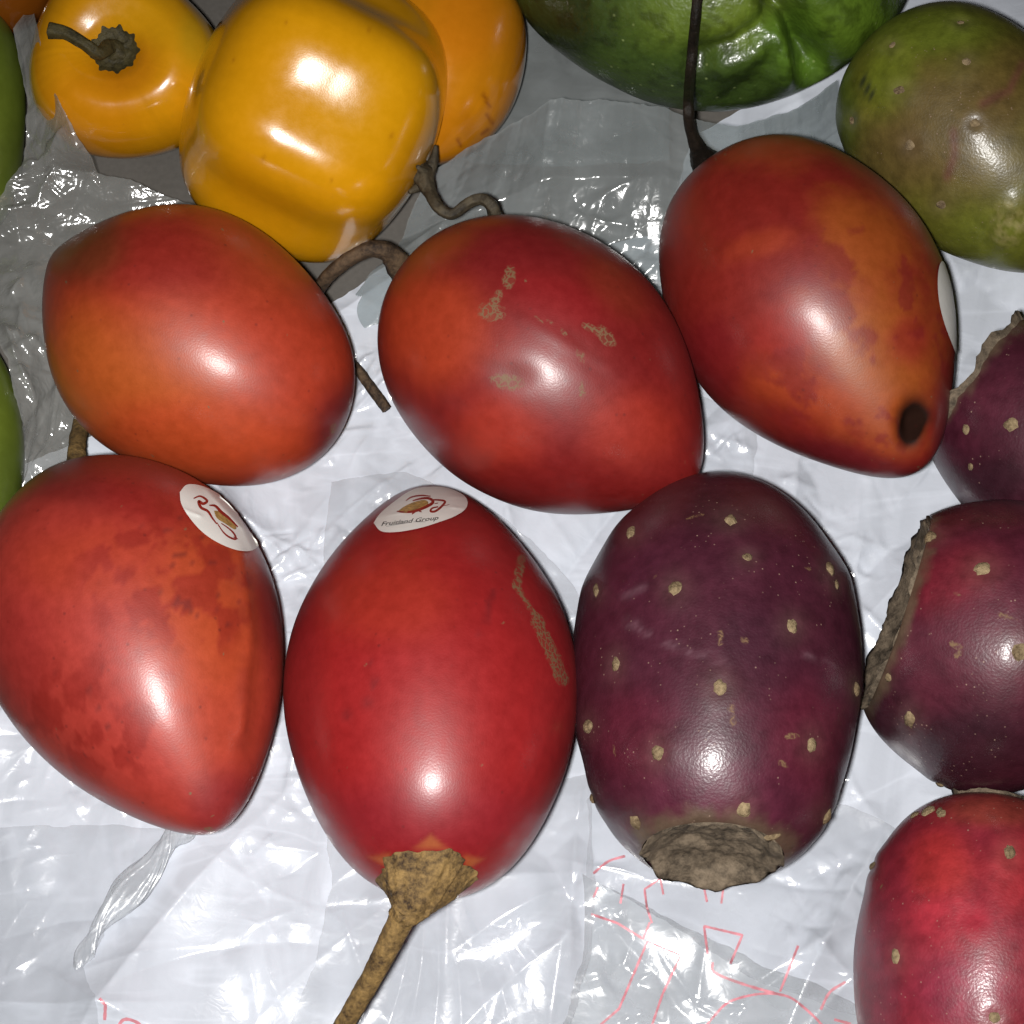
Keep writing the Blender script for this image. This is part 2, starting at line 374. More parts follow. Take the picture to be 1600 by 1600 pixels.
# overlapping layers of the bag along its near side
r = np.random.default_rng(11)
b1 = [(600, 1215), (640, 1200), (700, 1180), (800, 1170), (905, 1165)]
cr1 = []
for xe, a in ((600, .5), (640, .7), (668, -.5), (700, .6), (735, .5), (770, -.6), (800, .8), (835, .6), (865, -.5), (890, .4)):
    cr1 += px_crease([(700 + (xe - 690) * .35, 1300), (xe + (xe - 690) * .15, 1520)], .0016, a * .0013)
cr1 += cluster(r, 810, 1370, 30, 8) + random_creases(r, 30, (-.03, .015, -.085, -.04), (.002, .01), (.0006, .0015), (.0001, .0002))
layer1 = film('bag_layer', [(548, 1190, 1.6), (700, 1180, 1.6), (905, 1150, 1.8)],
     [(905, 1150, 1.8), (907, 1290, 2.0), (905, 1385, 2.2), (884, 1455, 2.4), (862, 1540, 2.4)],
     [(480, 1540, 1.4), (700, 1545, 1.6), (862, 1540, 2.4)],
     [(548, 1190, 1.6), (560, 1290, 1.2), (540, 1400, 1.2), (480, 1540, 1.4)], 190, 150, cr1, M['layer'], bag, und=.0010, und_scale=60., seed=9, over=main, lift=lambda u, v: 2.4 * u ** 14 + 0 * v)
r = np.random.default_rng(12)
cr2 = []
for (px, py, rad, n) in [(930, 1335, 26, 26), (1010, 1410, 40, 40), (1050, 1440, 40, 30), (960, 1460, 40, 30), (1150, 1465, 45, 36), (920, 1420, 26, 16), (1080, 1400, 30, 22), (1200, 1478, 30, 14), (1000, 1360, 26, 14)]:
    cr2 += cluster(r, px, py, rad, n // 2, k=1.2, sz=1.4)
cr2 += random_creases(r, 40, (.01, .06, -.09, -.05), (.002, .009), (.0005, .0014), (.0001, .00028))
layer3 = film('bag_layer', [(893, 1282, 1.3), (1010, 1340, 1.3), (1130, 1405, 1.3), (1250, 1455, 1.3)],
     [(1250, 1455, 1.3), (1275, 1490, 1.3), (1290, 1540, 1.3)],
     [(850, 1540, 1.3), (1050, 1545, 1.3), (1290, 1540, 1.3)],
     [(893, 1282, 1.3), (896, 1380, 1.3), (850, 1540, 1.3)], 150, 90, cr2, M['grey_film'], bag, und=.0007, und_scale=90., seed=12, over=main)
r = np.random.default_rng(13)
cr3 = px_crease([(1085, 1296), (1130, 1325), (1190, 1375), (1240, 1425)], .0010, .0010) + px_crease([(905, 1268), (980, 1285), (1085, 1298)], .0006, .0005)
cr3 += px_crease([(985, 1335), (1060, 1385), (1100, 1410)], .0007, .0006)
for (px, py, rad, n) in [(1235, 1290, 40, 30), (1160, 1300, 30, 20), (1180, 1345, 40, 30), (1240, 1370, 30, 16), (1215, 1400, 30, 14), (960, 1315, 20, 8)]:
    cr3 += cluster(r, px, py, rad, n)
layer2 = film('bag_layer', [(900, 1180, 1.9), (1050, 1180, 1.9), (1250, 1190, 1.9), (1330, 1230, 1.9)],
     [(1330, 1230, 1.9), (1330, 1380, 1.9), (1310, 1488, 1.9)],
     [(897, 1286, 2.1), (940, 1310, 2.1), (1000, 1345, 2.2), (1070, 1392, 2.2), (1110, 1418, 2.1), (1180, 1448, 2.1), (1240, 1468, 2.0), (1310, 1488, 1.9)],
     [(900, 1180, 1.9), (904, 1230, 2.0), (897, 1286, 2.1)], 170, 90, cr3, M['layer'], bag, und=.0009, und_scale=60., seed=14, over=main, lift=lambda u, v: 1.6 * v ** 12 + 0 * u)
r = np.random.default_rng(15)
cr4 = random_creases(r, 16, (-.10, -.06, -.085, -.05), (.006, .018), (.002, .005), (.0004, .0010)) + cluster(r, 150, 1330, 50, 12) + cluster(r, 200, 1380, 40, 10) + cluster(r, 150, 1440, 50, 14)
layer4 = film('bag_layer', [(60, 1225, 1.2), (240, 1215, 1.4), (362, 1222, 2.0)],
     [(362, 1222, 2.0), (340, 1275, 2.0), (318, 1308, 2.0), (290, 1321, 2.0), (266, 1334, 2.1), (266, 1368, 2.0), (236, 1408, 2.2), (242, 1430, 2.0), (258, 1452, 2.0), (255, 1540, 2.0)],
     [(60, 1540, 1.3), (180, 1545, 1.4), (255, 1540, 2.0)],
     [(60, 1225, 1.2), (55, 1350, 1.2), (60, 1540, 1.3)], 110, 140, cr4, M['layer'], bag, und=.0022, und_scale=60., seed=16, over=main, lift=lambda u, v: 1.6 * u ** 12 + 0 * v)

for (T_p, R_p, B_p, L_p) in (([(560, 760, 2), (660, 745, 2), (770, 800, 2.2)], [(770, 800, 2.2), (835, 850, 2.4), (880, 900, 2.4), (908, 965, 2.2)], [(560, 960, 2), (700, 990, 2), (908, 965, 2.2)], [(560, 760, 2), (550, 860, 2), (560, 960, 2)]),
                             ([(1000, 640, 2), (1060, 650, 2), (1122, 672, 2.2)], [(1122, 672, 2.2), (1126, 705, 2.4), (1116, 765, 2.2)], [(1000, 790, 2), (1060, 785, 2), (1116, 765, 2.2)], [(1000, 640, 2), (1000, 720, 2), (1000, 790, 2)])):
    film('bag_layer', T_p, R_p, B_p, L_p, 80, 60, cluster(r, 1085, 710, 26, 16) + cluster(r, 650, 790, 40, 20, k=1.4) + cluster(r, 560, 835, 40, 20, k=1.4), M['layer'], bag, und=.0012, und_scale=70., seed=33, over=main, lift=lambda u, v: 1.8 * u ** 10 + 0 * v)
# twisted handle of the bag
tp = catmull([(372, 1212, 3.6), (345, 1238, 3.6), (318, 1275, 3.8), (285, 1312, 3.8), (255, 1345, 3.6), (236, 1380, 3.4), (224, 1415, 2.8)], 110)
TP = np.array([at(x, y, z * 1e-3) for x, y, z in tp])
tt = np.linspace(0, 1, 110)
ringn = 44; ph = np.linspace(0, 2 * math.pi, ringn, endpoint=False)
T_ = np.gradient(TP, axis=0); T_ /= np.linalg.norm(T_, axis=1)[:, None]
V = []
for i in range(110):
    sd = np.cross(T_[i], [0, 0, 1]); sd /= np.linalg.norm(sd); up_ = np.cross(sd, T_[i])
    w_ = (.0031 + .0004 * math.sin(tt[i] * 17)) * (.55 + .45 * math.sin(min(1, tt[i] * 1.15 + .12) * math.pi) ** .6)
    tw = tt[i] * 7.2 + .5 * math.sin(tt[i] * 7)
    k = 1 - .20 * np.abs(np.cos(2 * ph + .4)) ** 10 - .16 * np.abs(np.cos(2.5 * ph + 1 + tt[i] * 3)) ** 8 - .10 * np.abs(np.cos(5.5 * ph + tt[i] * 5)) ** 6
    ex, ey = w_ * np.cos(ph) * k, w_ * .58 * np.sin(ph) * k
    X = ex * math.cos(tw) - ey * math.sin(tw); Y = ex * math.sin(tw) + ey * math.cos(tw)
    V.append(TP[i] + X[:, None] * sd + (.5 * Y)[:, None] * up_)
V = np.array(V).reshape(-1, 3); V[:, 2] += .0004 * (fbm(V, 420., 4, 3) - .5); Fc = grid_faces(110, ringn, True)
V[:, 2] = np.where(V[:, 2] > .001, V[:, 2], .001)
mk('twisted_handle', V, Fc, M['twist'], bag)

# red outline lettering printed on the bag
def on_sheets(x, y, sheets, off):
    d = ray(x, y); best = None
    for s in sheets:
        h = s.bvh.ray_cast(Vector(CAM), Vector(d))
        if h[0] is not None and (best is None or h[3] < best[1]): best = (np.array(h[0]), h[3])
    return (best[0] if best else at(x, y, .002)) - d * off
def print_stroke(pts, wpx, sheets, closed=False, curve=True, name='printed_letter'):
    n = max(8, int(sum(math.dist(a, b) for a, b in zip(pts[:-1], pts[1:])) / 2.5))
    p = catmull(pts, n) if curve else resample(pts, n)
    t = np.gradient(p, axis=0); t /= np.linalg.norm(t, axis=1)[:, None]; nn = np.stack([-t[:, 1], t[:, 0]], -1)
    wv = wpx * .72 * (.85 + .3 * rng.random(n))
    V = []
    for i in range(n):
        for s in (-1, 1):
            q = p[i] + nn[i] * s * wv[i] / 2; V.append(on_sheets(q[0], q[1], sheets, .00012))
    return V, [(2 * i, 2 * i + 1, 2 * i + 3, 2 * i + 2) for i in range(n - 1)]
def letter(strokes, sheets):
    V, Fc = [], []
    for pts, wpx, curve in strokes:
        v, f = print_stroke(pts, wpx, sheets, curve=curve); k = len(V); V += v; Fc += [tuple(q + k for q in g) for g in f]
    mk('printed_letter', V, Fc, M['ink_pink'], bag)
SH = [layer2, layer3, main]
letter([([(908, 1280), (928, 1264), (950, 1257)], 4.5, True)], SH)
letter([([(948, 1294), (944, 1320)], 4, False)], SH)
letter([([(1001, 1308), (997, 1287), (976, 1301), (979, 1325), (986, 1346)], 4, False)], SH)
letter([([(1052, 1284), (1059, 1318)], 4, False), ([(1081, 1296), (1078, 1320)], 4, False)], SH)
letter([([(905, 1334), (940, 1346), (974, 1367), (983, 1345)], 4.5, False)], SH)
letter([([(908, 1312), (914, 1298)], 4, False)], SH)
letter([([(905, 1492), (942, 1460), (980, 1370), (1024, 1389), (1000, 1440), (978, 1505)], 4.5, False)], SH)
letter([([(1060, 1388), (1055, 1350), (1106, 1362), (1090, 1400)], 4.5, False)], SH)
letter([([(1180, 1376), (1156, 1437)], 4.5, False)], SH)
letter([([(1066, 1398), (1070, 1412), (1110, 1428), (1160, 1442)], 5, True)], SH)
letter([([(1045, 1500), (1068, 1470), (1090, 1450), (1130, 1440), (1165, 1443), (1190, 1460), (1212, 1482), (1225, 1505)], 4.5, True)], SH)
letter([([(1210, 1461), (1222, 1438), (1243, 1424)], 5, True)], SH)
letter([([(1228, 1474), (1250, 1480)], 5, False)], SH)
letter([([(252, 1446), (260, 1455), (259, 1475)], 6, False)], [layer4, main])
letter([([(272, 1495), (283, 1475), (300, 1477), (316, 1490)], 6, True)], [main])

# milky film draped over the lower edges of the orange pepper and the green chayote
r = np.random.default_rng(21)
milky = empty('plastic_film', at(880, 330, 0), 'milky translucent plastic film sagging between orange pepper and green chayote', 'plastic film')
crm = []
for (px, py, rad, n) in [(930, 420, 48, 60), (955, 440, 30, 30), (790, 350, 30, 10), (770, 370, 34, 16), (740, 385, 30, 8), (900, 265, 34, 12), (1010, 350, 30, 16), (840, 395, 30, 10), (1200, 270, 34, 14)]:
    crm += cluster(r, px, py, rad, n // 3, z=.012, k=1.1, sz=1.7)
crm += cluster(r, 780, 350, 34, 22, z=.012, ang=math.radians(50), k=1.5)
crm += px_crease([(715, 395), (760, 360), (800, 325)], .0010, .0011, .012) + px_crease([(560, 480), (640, 440), (720, 400)], .0014, .0008, .012)
crm += px_crease([(840, 250), (960, 256), (975, 295)], .0013, .0011, .018) + px_crease([(900, 385), (960, 360), (1000, 350)], .001, .0007, .012)
crm += random_creases(r, 50, (-.03, .06, .03, .09), (.003, .012), (.0006, .002), (.0001, .0004))
film('film_sheet',
     [(690, 350, 17), (740, 318, 23), (815, 276, 23), (852, 250, 22), (960, 256, 24), (1030, 274, 27), (1100, 286, 27), (1180, 262, 22), (1232, 226, 16)],
     [(1232, 226, 16), (1240, 280, 10), (1245, 350, 4)],
     [(540, 565, 2.5), (640, 545, 4), (800, 520, 3), (1000, 500, 3), (1100, 460, 3), (1245, 350, 4)],
     [(690, 350, 17), (655, 440, 5), (540, 565, 2.5)], 230, 110, crm, M['milky'], milky, und=.004, und_scale=45., seed=22)
film('film_sheet', [(770, 90, 3), (900, 70, 3), (1010, 90, 3)], [(1010, 90, 3), (1010, 200, 3), (1010, 330, 3)], [(700, 330, 3), (850, 340, 3), (1010, 330, 3)], [(770, 90, 3), (740, 200, 3), (700, 330, 3)], 70, 70,
     random_creases(r, 40, (-.03, .04, .05, .11), (.004, .014), (.001, .003), (.0003, .0009)), M['milky'], milky, und=.003, und_scale=50., seed=26)
r = np.random.default_rng(23)
# crackly clear film on the left
clear = empty('plastic_film', at(180, 420, 0), 'crackly clear plastic film bunched up beside the leftmost red tamarillo', 'plastic film')
crc = []
for (px, py, rad, n) in [(170, 300, 26, 40), (165, 330, 26, 30), (200, 345, 36, 46), (135, 410, 24, 40), (160, 440, 34, 40), (150, 490, 30, 40), (145, 560, 30, 56), (160, 590, 30, 36), (165, 690, 30, 30), (170, 730, 26, 26), (225, 370, 34, 26), (300, 380, 34, 14), (250, 330, 20, 12), (175, 180, 20, 14)]:
    crc += cluster(r, px, py, rad * 1.3, n // 5, z=.014, k=1.5, sz=1.9)
crc += px_crease([(125, 405), (165, 392), (215, 330)], .0009, .0014, .014) + px_crease([(180, 150), (195, 260), (232, 330)], .001, .0012, .02) + px_crease([(125, 540), (145, 600), (165, 640)], .0008, .0015, .014)
crc += px_crease([(135, 500), (160, 560), (185, 590)], .0007, .001, .014) + px_crease([(150, 480), (130, 510)], .0007, .0012, .014)
crc += random_creases(r, 70, (-.10, -.055, 0, .09), (.004, .016), (.0008, .0026), (.0003, .0014))
film('film_sheet', [(138, 160, 26), (150, 140, 27), (168, 145, 28)],
     [(168, 145, 28), (186, 230, 29), (236, 322, 25), (250, 352, 16), (395, 398, 10), (330, 480, 5), (260, 580, 3), (232, 690, 3), (236, 745, 3)],
     [(100, 850, 3), (160, 790, 3), (236, 745, 3)],
     [(138, 160, 26), (156, 250, 22), (150, 330, 18), (110, 402, 15), (90, 470, 11), (95, 540, 12), (132, 600, 13), (152, 690, 11), (140, 780, 6), (100, 850, 3)],
     90, 240, crc, M['clear'], clear, und=.006, und_scale=70., seed=24)

# ------------------------------------------------------------------ fruit bodies
def prof(u, c):
    return np.sqrt(np.maximum(0, 1 - u * u)) * np.maximum(1 + sum(c[i] * u ** (i + 1) for i in range(len(c))), .02)
class Fruit: pass
def fruit(cx, cy, yaw, pitch, L, R, c, n=150, m=180, zg=.0015, cut=None, wob=.022, seed=0, lobes=None):
    """a body turned about its axis, laid on the bag with its silhouette centre seen at (cx, cy)"""
    yaw, pitch, L, R = math.radians(yaw), math.radians(pitch), L * 1e-3, R * 1e-3
    t = np.linspace(math.acos(-cut) if cut is not None else 0, math.pi, n) if cut is not None else np.linspace(0, math.pi, n)
    if cut is not None: t = np.linspace(math.acos(-cut), math.pi, n)
    u = -np.cos(t); rr = R * prof(u, c)
    a = np.linspace(0, 2 * math.pi, m, endpoint=False)
    ax = np.array([math.cos(yaw) * math.cos(pitch), math.sin(yaw) * math.cos(pitch), math.sin(pitch)])
    s = np.array([-math.sin(yaw), math.cos(yaw), 0]); b = np.cross(ax, s)
    rm = rr[:, None] * np.ones((1, m))
    if lobes is not None: rm = rm * lobes(u[:, None], a[None, :])
    P = (L * u)[:, None, None] * ax + rm[..., None] * (np.cos(a)[None, :, None] * s + np.sin(a)[None, :, None] * b)
    nz = fbm(P + seed, 55., seed, 2) - .5
    P = P * (1 + wob * nz[..., None])
    C = at(cx, cy, zg - P[..., 2].min())
    f = Fruit(); f.C, f.ax, f.s, f.b, f.L, f.R, f.n, f.m = C, ax, s, b, L, R, n, m
    f.P = P + C; f.rcut = rr[0]; f.ucut = u[0]
    f.finish()
    return f
def _finish(f):
    n, m = f.n, f.m
    du = np.gradient(f.P, axis=0); dv = (np.roll(f.P, -1, 1) - np.roll(f.P, 1, 1))
    N = np.cross(du, dv); N[0] = -f.ax; N[-1] = f.ax
    N /= np.linalg.norm(N, axis=-1)[..., None] + 1e-20
    if ((f.P - f.C) * N).sum() < 0: N = -N
    f.N = N; f.px = proj(f.P.reshape(-1, 3)).reshape(n, m, 2)
    fc_ = ((CAM - f.P) * N).sum(-1) / np.linalg.norm(CAM - f.P, axis=-1); f.face = fc_ > 0; f.soft = sstep(.02, .45, fc_)
    f.V = f.P.reshape(-1, 3); f.F = grid_faces(n, m, True)
    f.bvh = BVHTree.FromPolygons(f.V.tolist(), f.F.tolist())
Fruit.finish = _finish
def hit(f, x, y):
    d = ray(x, y); h = f.bvh.ray_cast(Vector(CAM), Vector(d))
    if h[0] is None:
        # nearest surface point to the ray
        k = np.argmin(((f.px - np.array([x, y])) ** 2).sum(-1)); i, j = divmod(k, f.m); return f.P[i, j].copy(), f.N[i, j].copy(), False
    p, nn = np.array(h[0]), np.array(h[1])
    if nn @ d > 0: nn = -nn
    return p, nn, True
def gauss(f, x, y, rx, ry, rot=0.):
    d = f.px - np.array([x, y]); c, s = math.cos(math.radians(rot)), math.sin(math.radians(rot))
    a = (d[..., 0] * c + d[..., 1] * s) / rx; b = (-d[..., 0] * s + d[..., 1] * c) / ry
    return np.exp(-(a * a + b * b))
def seg_dist(px, pts):
    best = np.full(px.shape[:2], 1e9)
    for (x0, y0), (x1, y1) in zip(pts[:-1], pts[1:]):
        d = np.array([x1 - x0, y1 - y0], float); t = np.clip(((px - np.array([x0, y0])) @ d) / (d @ d), 0, 1)
        best = np.minimum(best, np.linalg.norm(px - np.array([x0, y0]) - t[..., None] * d, axis=-1))
    return best
ALB = .73
def tint(f, base, blobs=(), seed=0, warp=.5, scale=110.):
    """grown-in colour: base plus patches (x, y, rx, ry, rot, colour, strength), their edges broken up"""
    nz = fbm(f.P, scale, seed, 4) - .5; n2 = fbm(f.P, scale * 3.2, seed + 5, 3) - .5
    base = np.array(base) * ALB; blobs = [(x, y, rx, ry, rot, np.array(cc) * ALB, st) for (x, y, rx, ry, rot, cc, st) in blobs]
    col = np.ones(f.P.shape) * base
    col = col * (1 + .18 * nz[..., None])
    q_ = f.P - f.C; al = q_ @ f.ax; pe = q_ - al[..., None] * f.ax; pe /= np.linalg.norm(pe, axis=-1)[..., None] + 1e-9   # faint streaks from end to end
    col = col * (1 + .16 * (fbm(pe * .025 + (al * .10)[..., None] * f.ax, 620., seed + 9, 3) - .5)[..., None])
    for (x, y, rx, ry, rot, cc, st) in blobs:
        g = gauss(f, x, y, rx, ry, rot); k = np.clip(sstep(.12, .88, g + warp * nz + warp * .35 * n2) * st, 0, 1)
        k = k * (g > .02)
        col = col * (1 - k[..., None]) + np.array(cc) * k[..., None]
    return col
def blend(col, k, cc):
    return col * (1 - k[..., None]) + np.array(cc) * k[..., None]
def body(f, parent, mat, col, scar=None, name='skin', pit=None):
    if scar is None: scar = np.zeros(f.P.shape[:2])
    return mk(name, f.V, f.F, mat, parent, attrs={'tint': np.clip(col, 0, 1).reshape(-1, 3), 'scar': scar.ravel(), **({'pit': np.clip(pit, 0, 1).ravel()} if pit is not None else {})})
def displace(f, amt):
    f.P = f.P + f.N * amt[..., None]; f.finish()
def base_of(f): return np.array([f.C[0], f.C[1], f.P[..., 2].min()])

RED, DRED, ORG, DORG = (.34, .015, .013), (.17, .008, .010), (.43, .080, .012), (.40, .05, .012)

def flecks(f, seed, n=26):
    '''tiny pale scuffs and rubbed spots'''
    r_ = np.random.default_rng(seed); o = np.zeros(f.P.shape[:2]); ids = np.flatnonzero(f.face.ravel())
    for k in r_.choice(ids, n):
        x, y = f.px.reshape(-1, 2)[k]; o = np.maximum(o, r_.uniform(.35, .62) * gauss(f, x, y, r_.uniform(1.5, 6), r_.uniform(1.2, 2.4), r_.uniform(0, 180)))
    return o * f.face
# ---- stickers: thin oval labels pressed onto the skin
def sticker(f, parent, outline, off=.00022, wrinkles=(), rings=14):
    o = np.array(outline, float); n = 72
    oc = catmull(np.vstack([o, o[:1]]), n + 1)[:-1]; c = oc.mean(0)
    XY = [c[None]] + [c + (oc - c) * s for s in np.linspace(1 / rings, 1, rings)]
    XY = np.vstack(XY)
    P, ok = np.zeros((len(XY), 3)), np.zeros(len(XY), bool); NN = np.zeros((len(XY), 3))
    for i, (x, y) in enumerate(XY):
        P[i], NN[i], ok[i] = hit(f, x, y)
    # depth along the ray as a smooth surface, used where the label stands off the fruit
    D = np.linalg.norm(P - CAM, axis=1); q = (XY - c) / 60
    A = np.stack([np.ones(len(q)), q[:, 0], q[:, 1], q[:, 0] ** 2, q[:, 0] * q[:, 1], q[:, 1] ** 2], -1)
    co_, *_ = np.linalg.lstsq(A[ok], D[ok], rcond=None)
    for i in range(len(XY)):
        d = ray(*XY[i])
        if ok[i]: P[i] = P[i] + NN[i] * off
        else: P[i] = CAM + d * (A[i] @ co_ - off)
        for (pts, wd, h) in wrinkles:
            dd = seg_dist(XY[i][None, None], pts)[0, 0]; P[i] = P[i] - d * h * math.exp(-dd / wd)
    Fc = [(0, 1 + j, 1 + (j + 1) % n) for j in range(n)]
    for k in range(rings - 1):
        for j in range(n):
            a, b = 1 + k * n + j, 1 + k * n + (j + 1) % n; Fc.append((a, a + n, b + n, b))
    ob = mk('sticker', P, Fc, M['paper'], parent)
    s = Sheet(); s.bvh = BVHTree.FromPolygons(P.tolist(), [list(x) for x in Fc]); s.obj = ob
    return s
def on_sticker(s, f, x, y, off):
    d = ray(x, y); h = s.bvh.ray_cast(Vector(CAM), Vector(d))
    p = np.array(h[0]) if h[0] is not None else hit(f, x, y)[0] - d * .0003
    return p - d * off
def ink_strokes(s, f, strokes, mat, name, off=.00008):
    V, Fc = [], []
    for pts, w0, w1 in strokes:
        p = catmull(pts, max(10, len(pts) * 8)); n = len(p); t = np.gradient(p, axis=0); t /= np.linalg.norm(t, axis=1)[:, None] + 1e-9
        nn = np.stack([-t[:, 1], t[:, 0]], -1); k = len(V)
        for i in range(n):
            wv = w0 + (w1 - w0) * math.sin(i / (n - 1) * math.pi)
            for sg in (-1, 1):
                q = p[i] + nn[i] * sg * wv / 2; V.append(on_sticker(s, f, q[0], q[1], off))
        Fc += [(k + 2 * i, k + 2 * i + 1, k + 2 * i + 3, k + 2 * i + 2) for i in range(n - 1)]
    return mk(name, V, Fc, mat, s.obj)
def ink_blob(s, f, outline, mat, name, off=.00006):
    oc = catmull(np.vstack([outline, outline[:1]]), 41)[:-1]; c = oc.mean(0); n = 40
    XY = [c] + [c + (q - c) * k for k in (.34, .67, 1.) for q in oc]
    V = [on_sticker(s, f, x, y, off) for x, y in XY]
    Fc = [(0, 1 + j, 1 + (j + 1) % n) for j in range(n)]
    for k in range(2):
        for j in range(n):
            a, b = 1 + k * n + j, 1 + k * n + (j + 1) % n; Fc.append((a, a + n, b + n, b))
    return mk(name, V, Fc, mat, s.obj)
def ink_text(s, f, txt, origin, xd, yd, mat, shear=.35, off=.00009):
    cu = bpy.data.curves.new('text', 'FONT'); cu.body = txt; cu.size = 1.; cu.shear = shear; cu.offset = .012; cu.resolution_u = 3
    to = bpy.data.objects.new('text', cu); sc.collection.objects.link(to)
    bpy.context.view_layer.update(); dg = bpy.context.evaluated_depsgraph_get()
    me = to.evaluated_get(dg).to_mesh(); v = np.array([tuple(q.co) for q in me.vertices]); fc = [tuple(p.vertices) for p in me.polygons]
    to.evaluated_get(dg).to_mesh_clear(); bpy.data.objects.remove(to); bpy.data.curves.remove(cu)
    wd = v[:, 0].max()
    o, xd, yd = np.array(origin), np.array(xd), np.array(yd)
    V = [on_sticker(s, f, *(o + xd * (q[0] / wd) + yd * q[1]), off) for q in v]
    return mk('printed_text', V, fc, mat, s.obj)

# ---- stalks
def stalk(parent, pts, radii, mat, sides=18, n=70, rough=.25, seed=0, name='stem', ridge=0., nridge=5):
    P = catmull([tuple(at(x, y, z * 1e-3)) for x, y, z in pts], n)
    rr = np.interp(np.linspace(0, 1, n), np.linspace(0, 1, len(radii)), np.array(radii) * 1e-3)
    V, Fc = tube(P, rr, sides, ridge=ridge, nridge=nridge, rough=rough, seed=seed)
    return mk(name, V, Fc, mat, parent)
def calyx(parent, f, sgn, rad, mat, lobes=5, phase=0., flare=.0016, height=.003, top=.35, seed=0, name='calyx', dirv=None, amp=.16):
    """papery lobed cap over the stalk end of the fruit"""
    i0 = 0 if sgn < 0 else f.n - 1
    tip = f.P[i0].mean(0); ax = f.ax * sgn
    if dirv is not None: ax = dirv / np.linalg.norm(dirv)
    s_ = f.s - ax * (f.s @ ax); s_ /= np.linalg.norm(s_); b_ = np.cross(ax, s_)
    n, m = 16, 90; V = []
    a = np.linspace(0, 2 * math.pi, m, endpoint=False)
    lob = 1 + amp * np.cos(lobes * a + phase) + .4 * amp * np.sin(3 * a + 2) + .05 * np.cos(2 * lobes * a + 1)
    for k in np.linspace(0, 1, n):
        rr = rad * 1e-3 * (top + (1 - top) * k ** 1.5) * (1 + (lob - 1) * k ** 2)
        q = tip + rr[:, None] * (np.cos(a)[:, None] * s_ + np.sin(a)[:, None] * b_)
        ring = []
        for p in q:
            h = f.bvh.ray_cast(Vector(p + ax * .02), Vector(-ax))
            g = np.array(h[0]) if h[0] is not None else p
            ring.append(g + ax * (height * (1 - k) ** 1.6 + .0004 + flare * k ** 4 * (.4 + .6 * vnoise(np.array([p]), 700., seed)[0])))
        V.append(ring)
    V = np.array(V); V = V + .0005 * (fbm(V, 900., seed, 3)[..., None] - .5) * ax
    return mk(name, V.reshape(-1, 3), grid_faces(n, m, True), mat, parent)

# ================================================================== tamarillos
GRP = 'tamarillos'
# leftmost of the upper row
f = fruit(374.7, 576.3, -33.9, 0, 30.98, 23.38, [-0.06, -0.139, 0.323, -0.114], seed=1)
col = tint(f, (.47, .046, .016), [(260, 650, 190, 130, 20, (.54, .105, .014), .9), (380, 700, 180, 60, 0, (.54, .066, .016), .8), (330, 460, 150, 60, 0, (.30, .017, .012), .8), (480, 470, 90, 60, 30, (.40, .05, .014), .5),
                                   (575, 690, 50, 70, 20, (.16, .01, .016), .8), (230, 440, 60, 60, 0, (.20, .05, .012), .7)], seed=2, warp=.25)
scar = gauss(f, 563, 690, 6, 9) * .8 * f.face + gauss(f, 415, 548, 3, 2) * f.face + gauss(f, 500, 565, 4, 2, 40) * .7 * f.face
T1 = empty('tamarillo', base_of(f), 'orange-red tamarillo with a plain unblemished skin below the upright stalked yellow pepper', 'tamarillo', GRP); body(f, T1, M['tamarillo'], col, np.maximum(scar, flecks(f, 1))); fT1 = f
# middle one with corky scars
f = fruit(846.8, 616.1, -39.7, 0, 32.23, 23.94, [-0.106, -0.131, -0.155, -0.031], seed=2)
displace(f, -.0004 * gauss(f, 800, 618, 30, 18, 10) * f.face + .00012 * gauss(f, 870, 575, 70, 8, 30) * f.face - .00010 * gauss(f, 905, 600, 40, 12, 50) * f.face)
col = tint(f, (.235, .011, .010), [(690, 560, 90, 90, 0, (.44, .045, .012), .95), (780, 690, 70, 60, 0, (.42, .030, .012), .8), (960, 690, 70, 60, 0, (.42, .03, .014), .8), (800, 440, 160, 50, 0, (.22, .010, .012), .8),
                                   (940, 500, 60, 40, 40, (.28, .030, .012), .7), (860, 520, 80, 40, 20, (.30, .010, .012), .8), (700, 450, 60, 30, -30, (.28, .03, .012), .6)], seed=8, warp=.3)
col = blend(col, gauss(f, 800, 612, 30, 14, 10) * .6, (.16, .02, .014))
scar = np.zeros(f.P.shape[:2])
for g in [(796, 490, 9, 17, 10), (797, 481, 8, 8, 0), (778, 518, 7, 16, 30), (773, 535, 20, 12, 10), (925, 567, 9, 17, -40), (905, 556, 14, 5, 20), (793, 627, 24, 10, 8), (892, 595, 10, 9, 20), (893, 640, 6, 16, 0), (840, 545, 26, 4, 20), (868, 562, 16, 3, 30)]:
    scar = np.maximum(scar, gauss(f, *g) * (.62 if g[2] > 25 or g[3] < 4 or g[0] > 880 and g[0] < 900 else 1.))
scar *= f.face
T2 = empty('tamarillo', base_of(f), 'dark red tamarillo with tan corky scars and a hooked brown stalk', 'tamarillo', GRP); body(f, T2, M['tamarillo'], col, np.maximum(scar, flecks(f, 2))); fT2 = f
stalk(T2, [(668, 492, 22), (652, 474, 23), (636, 456, 27), (612, 451, 29), (585, 463, 27), (562, 481, 24), (545, 502, 19), (536, 540, 9), (556, 578, 5), (590, 605, 4.5), (615, 638, 4.2), (634, 664, 3.6)],
      [3.6, 2.6, 1.75, 1.4, 1.3, 1.25, 1.2, 1.1, 1.0, .9, .85, .95, .9], M['stem_brown'], seed=5, ridge=.10, nridge=6, n=120)
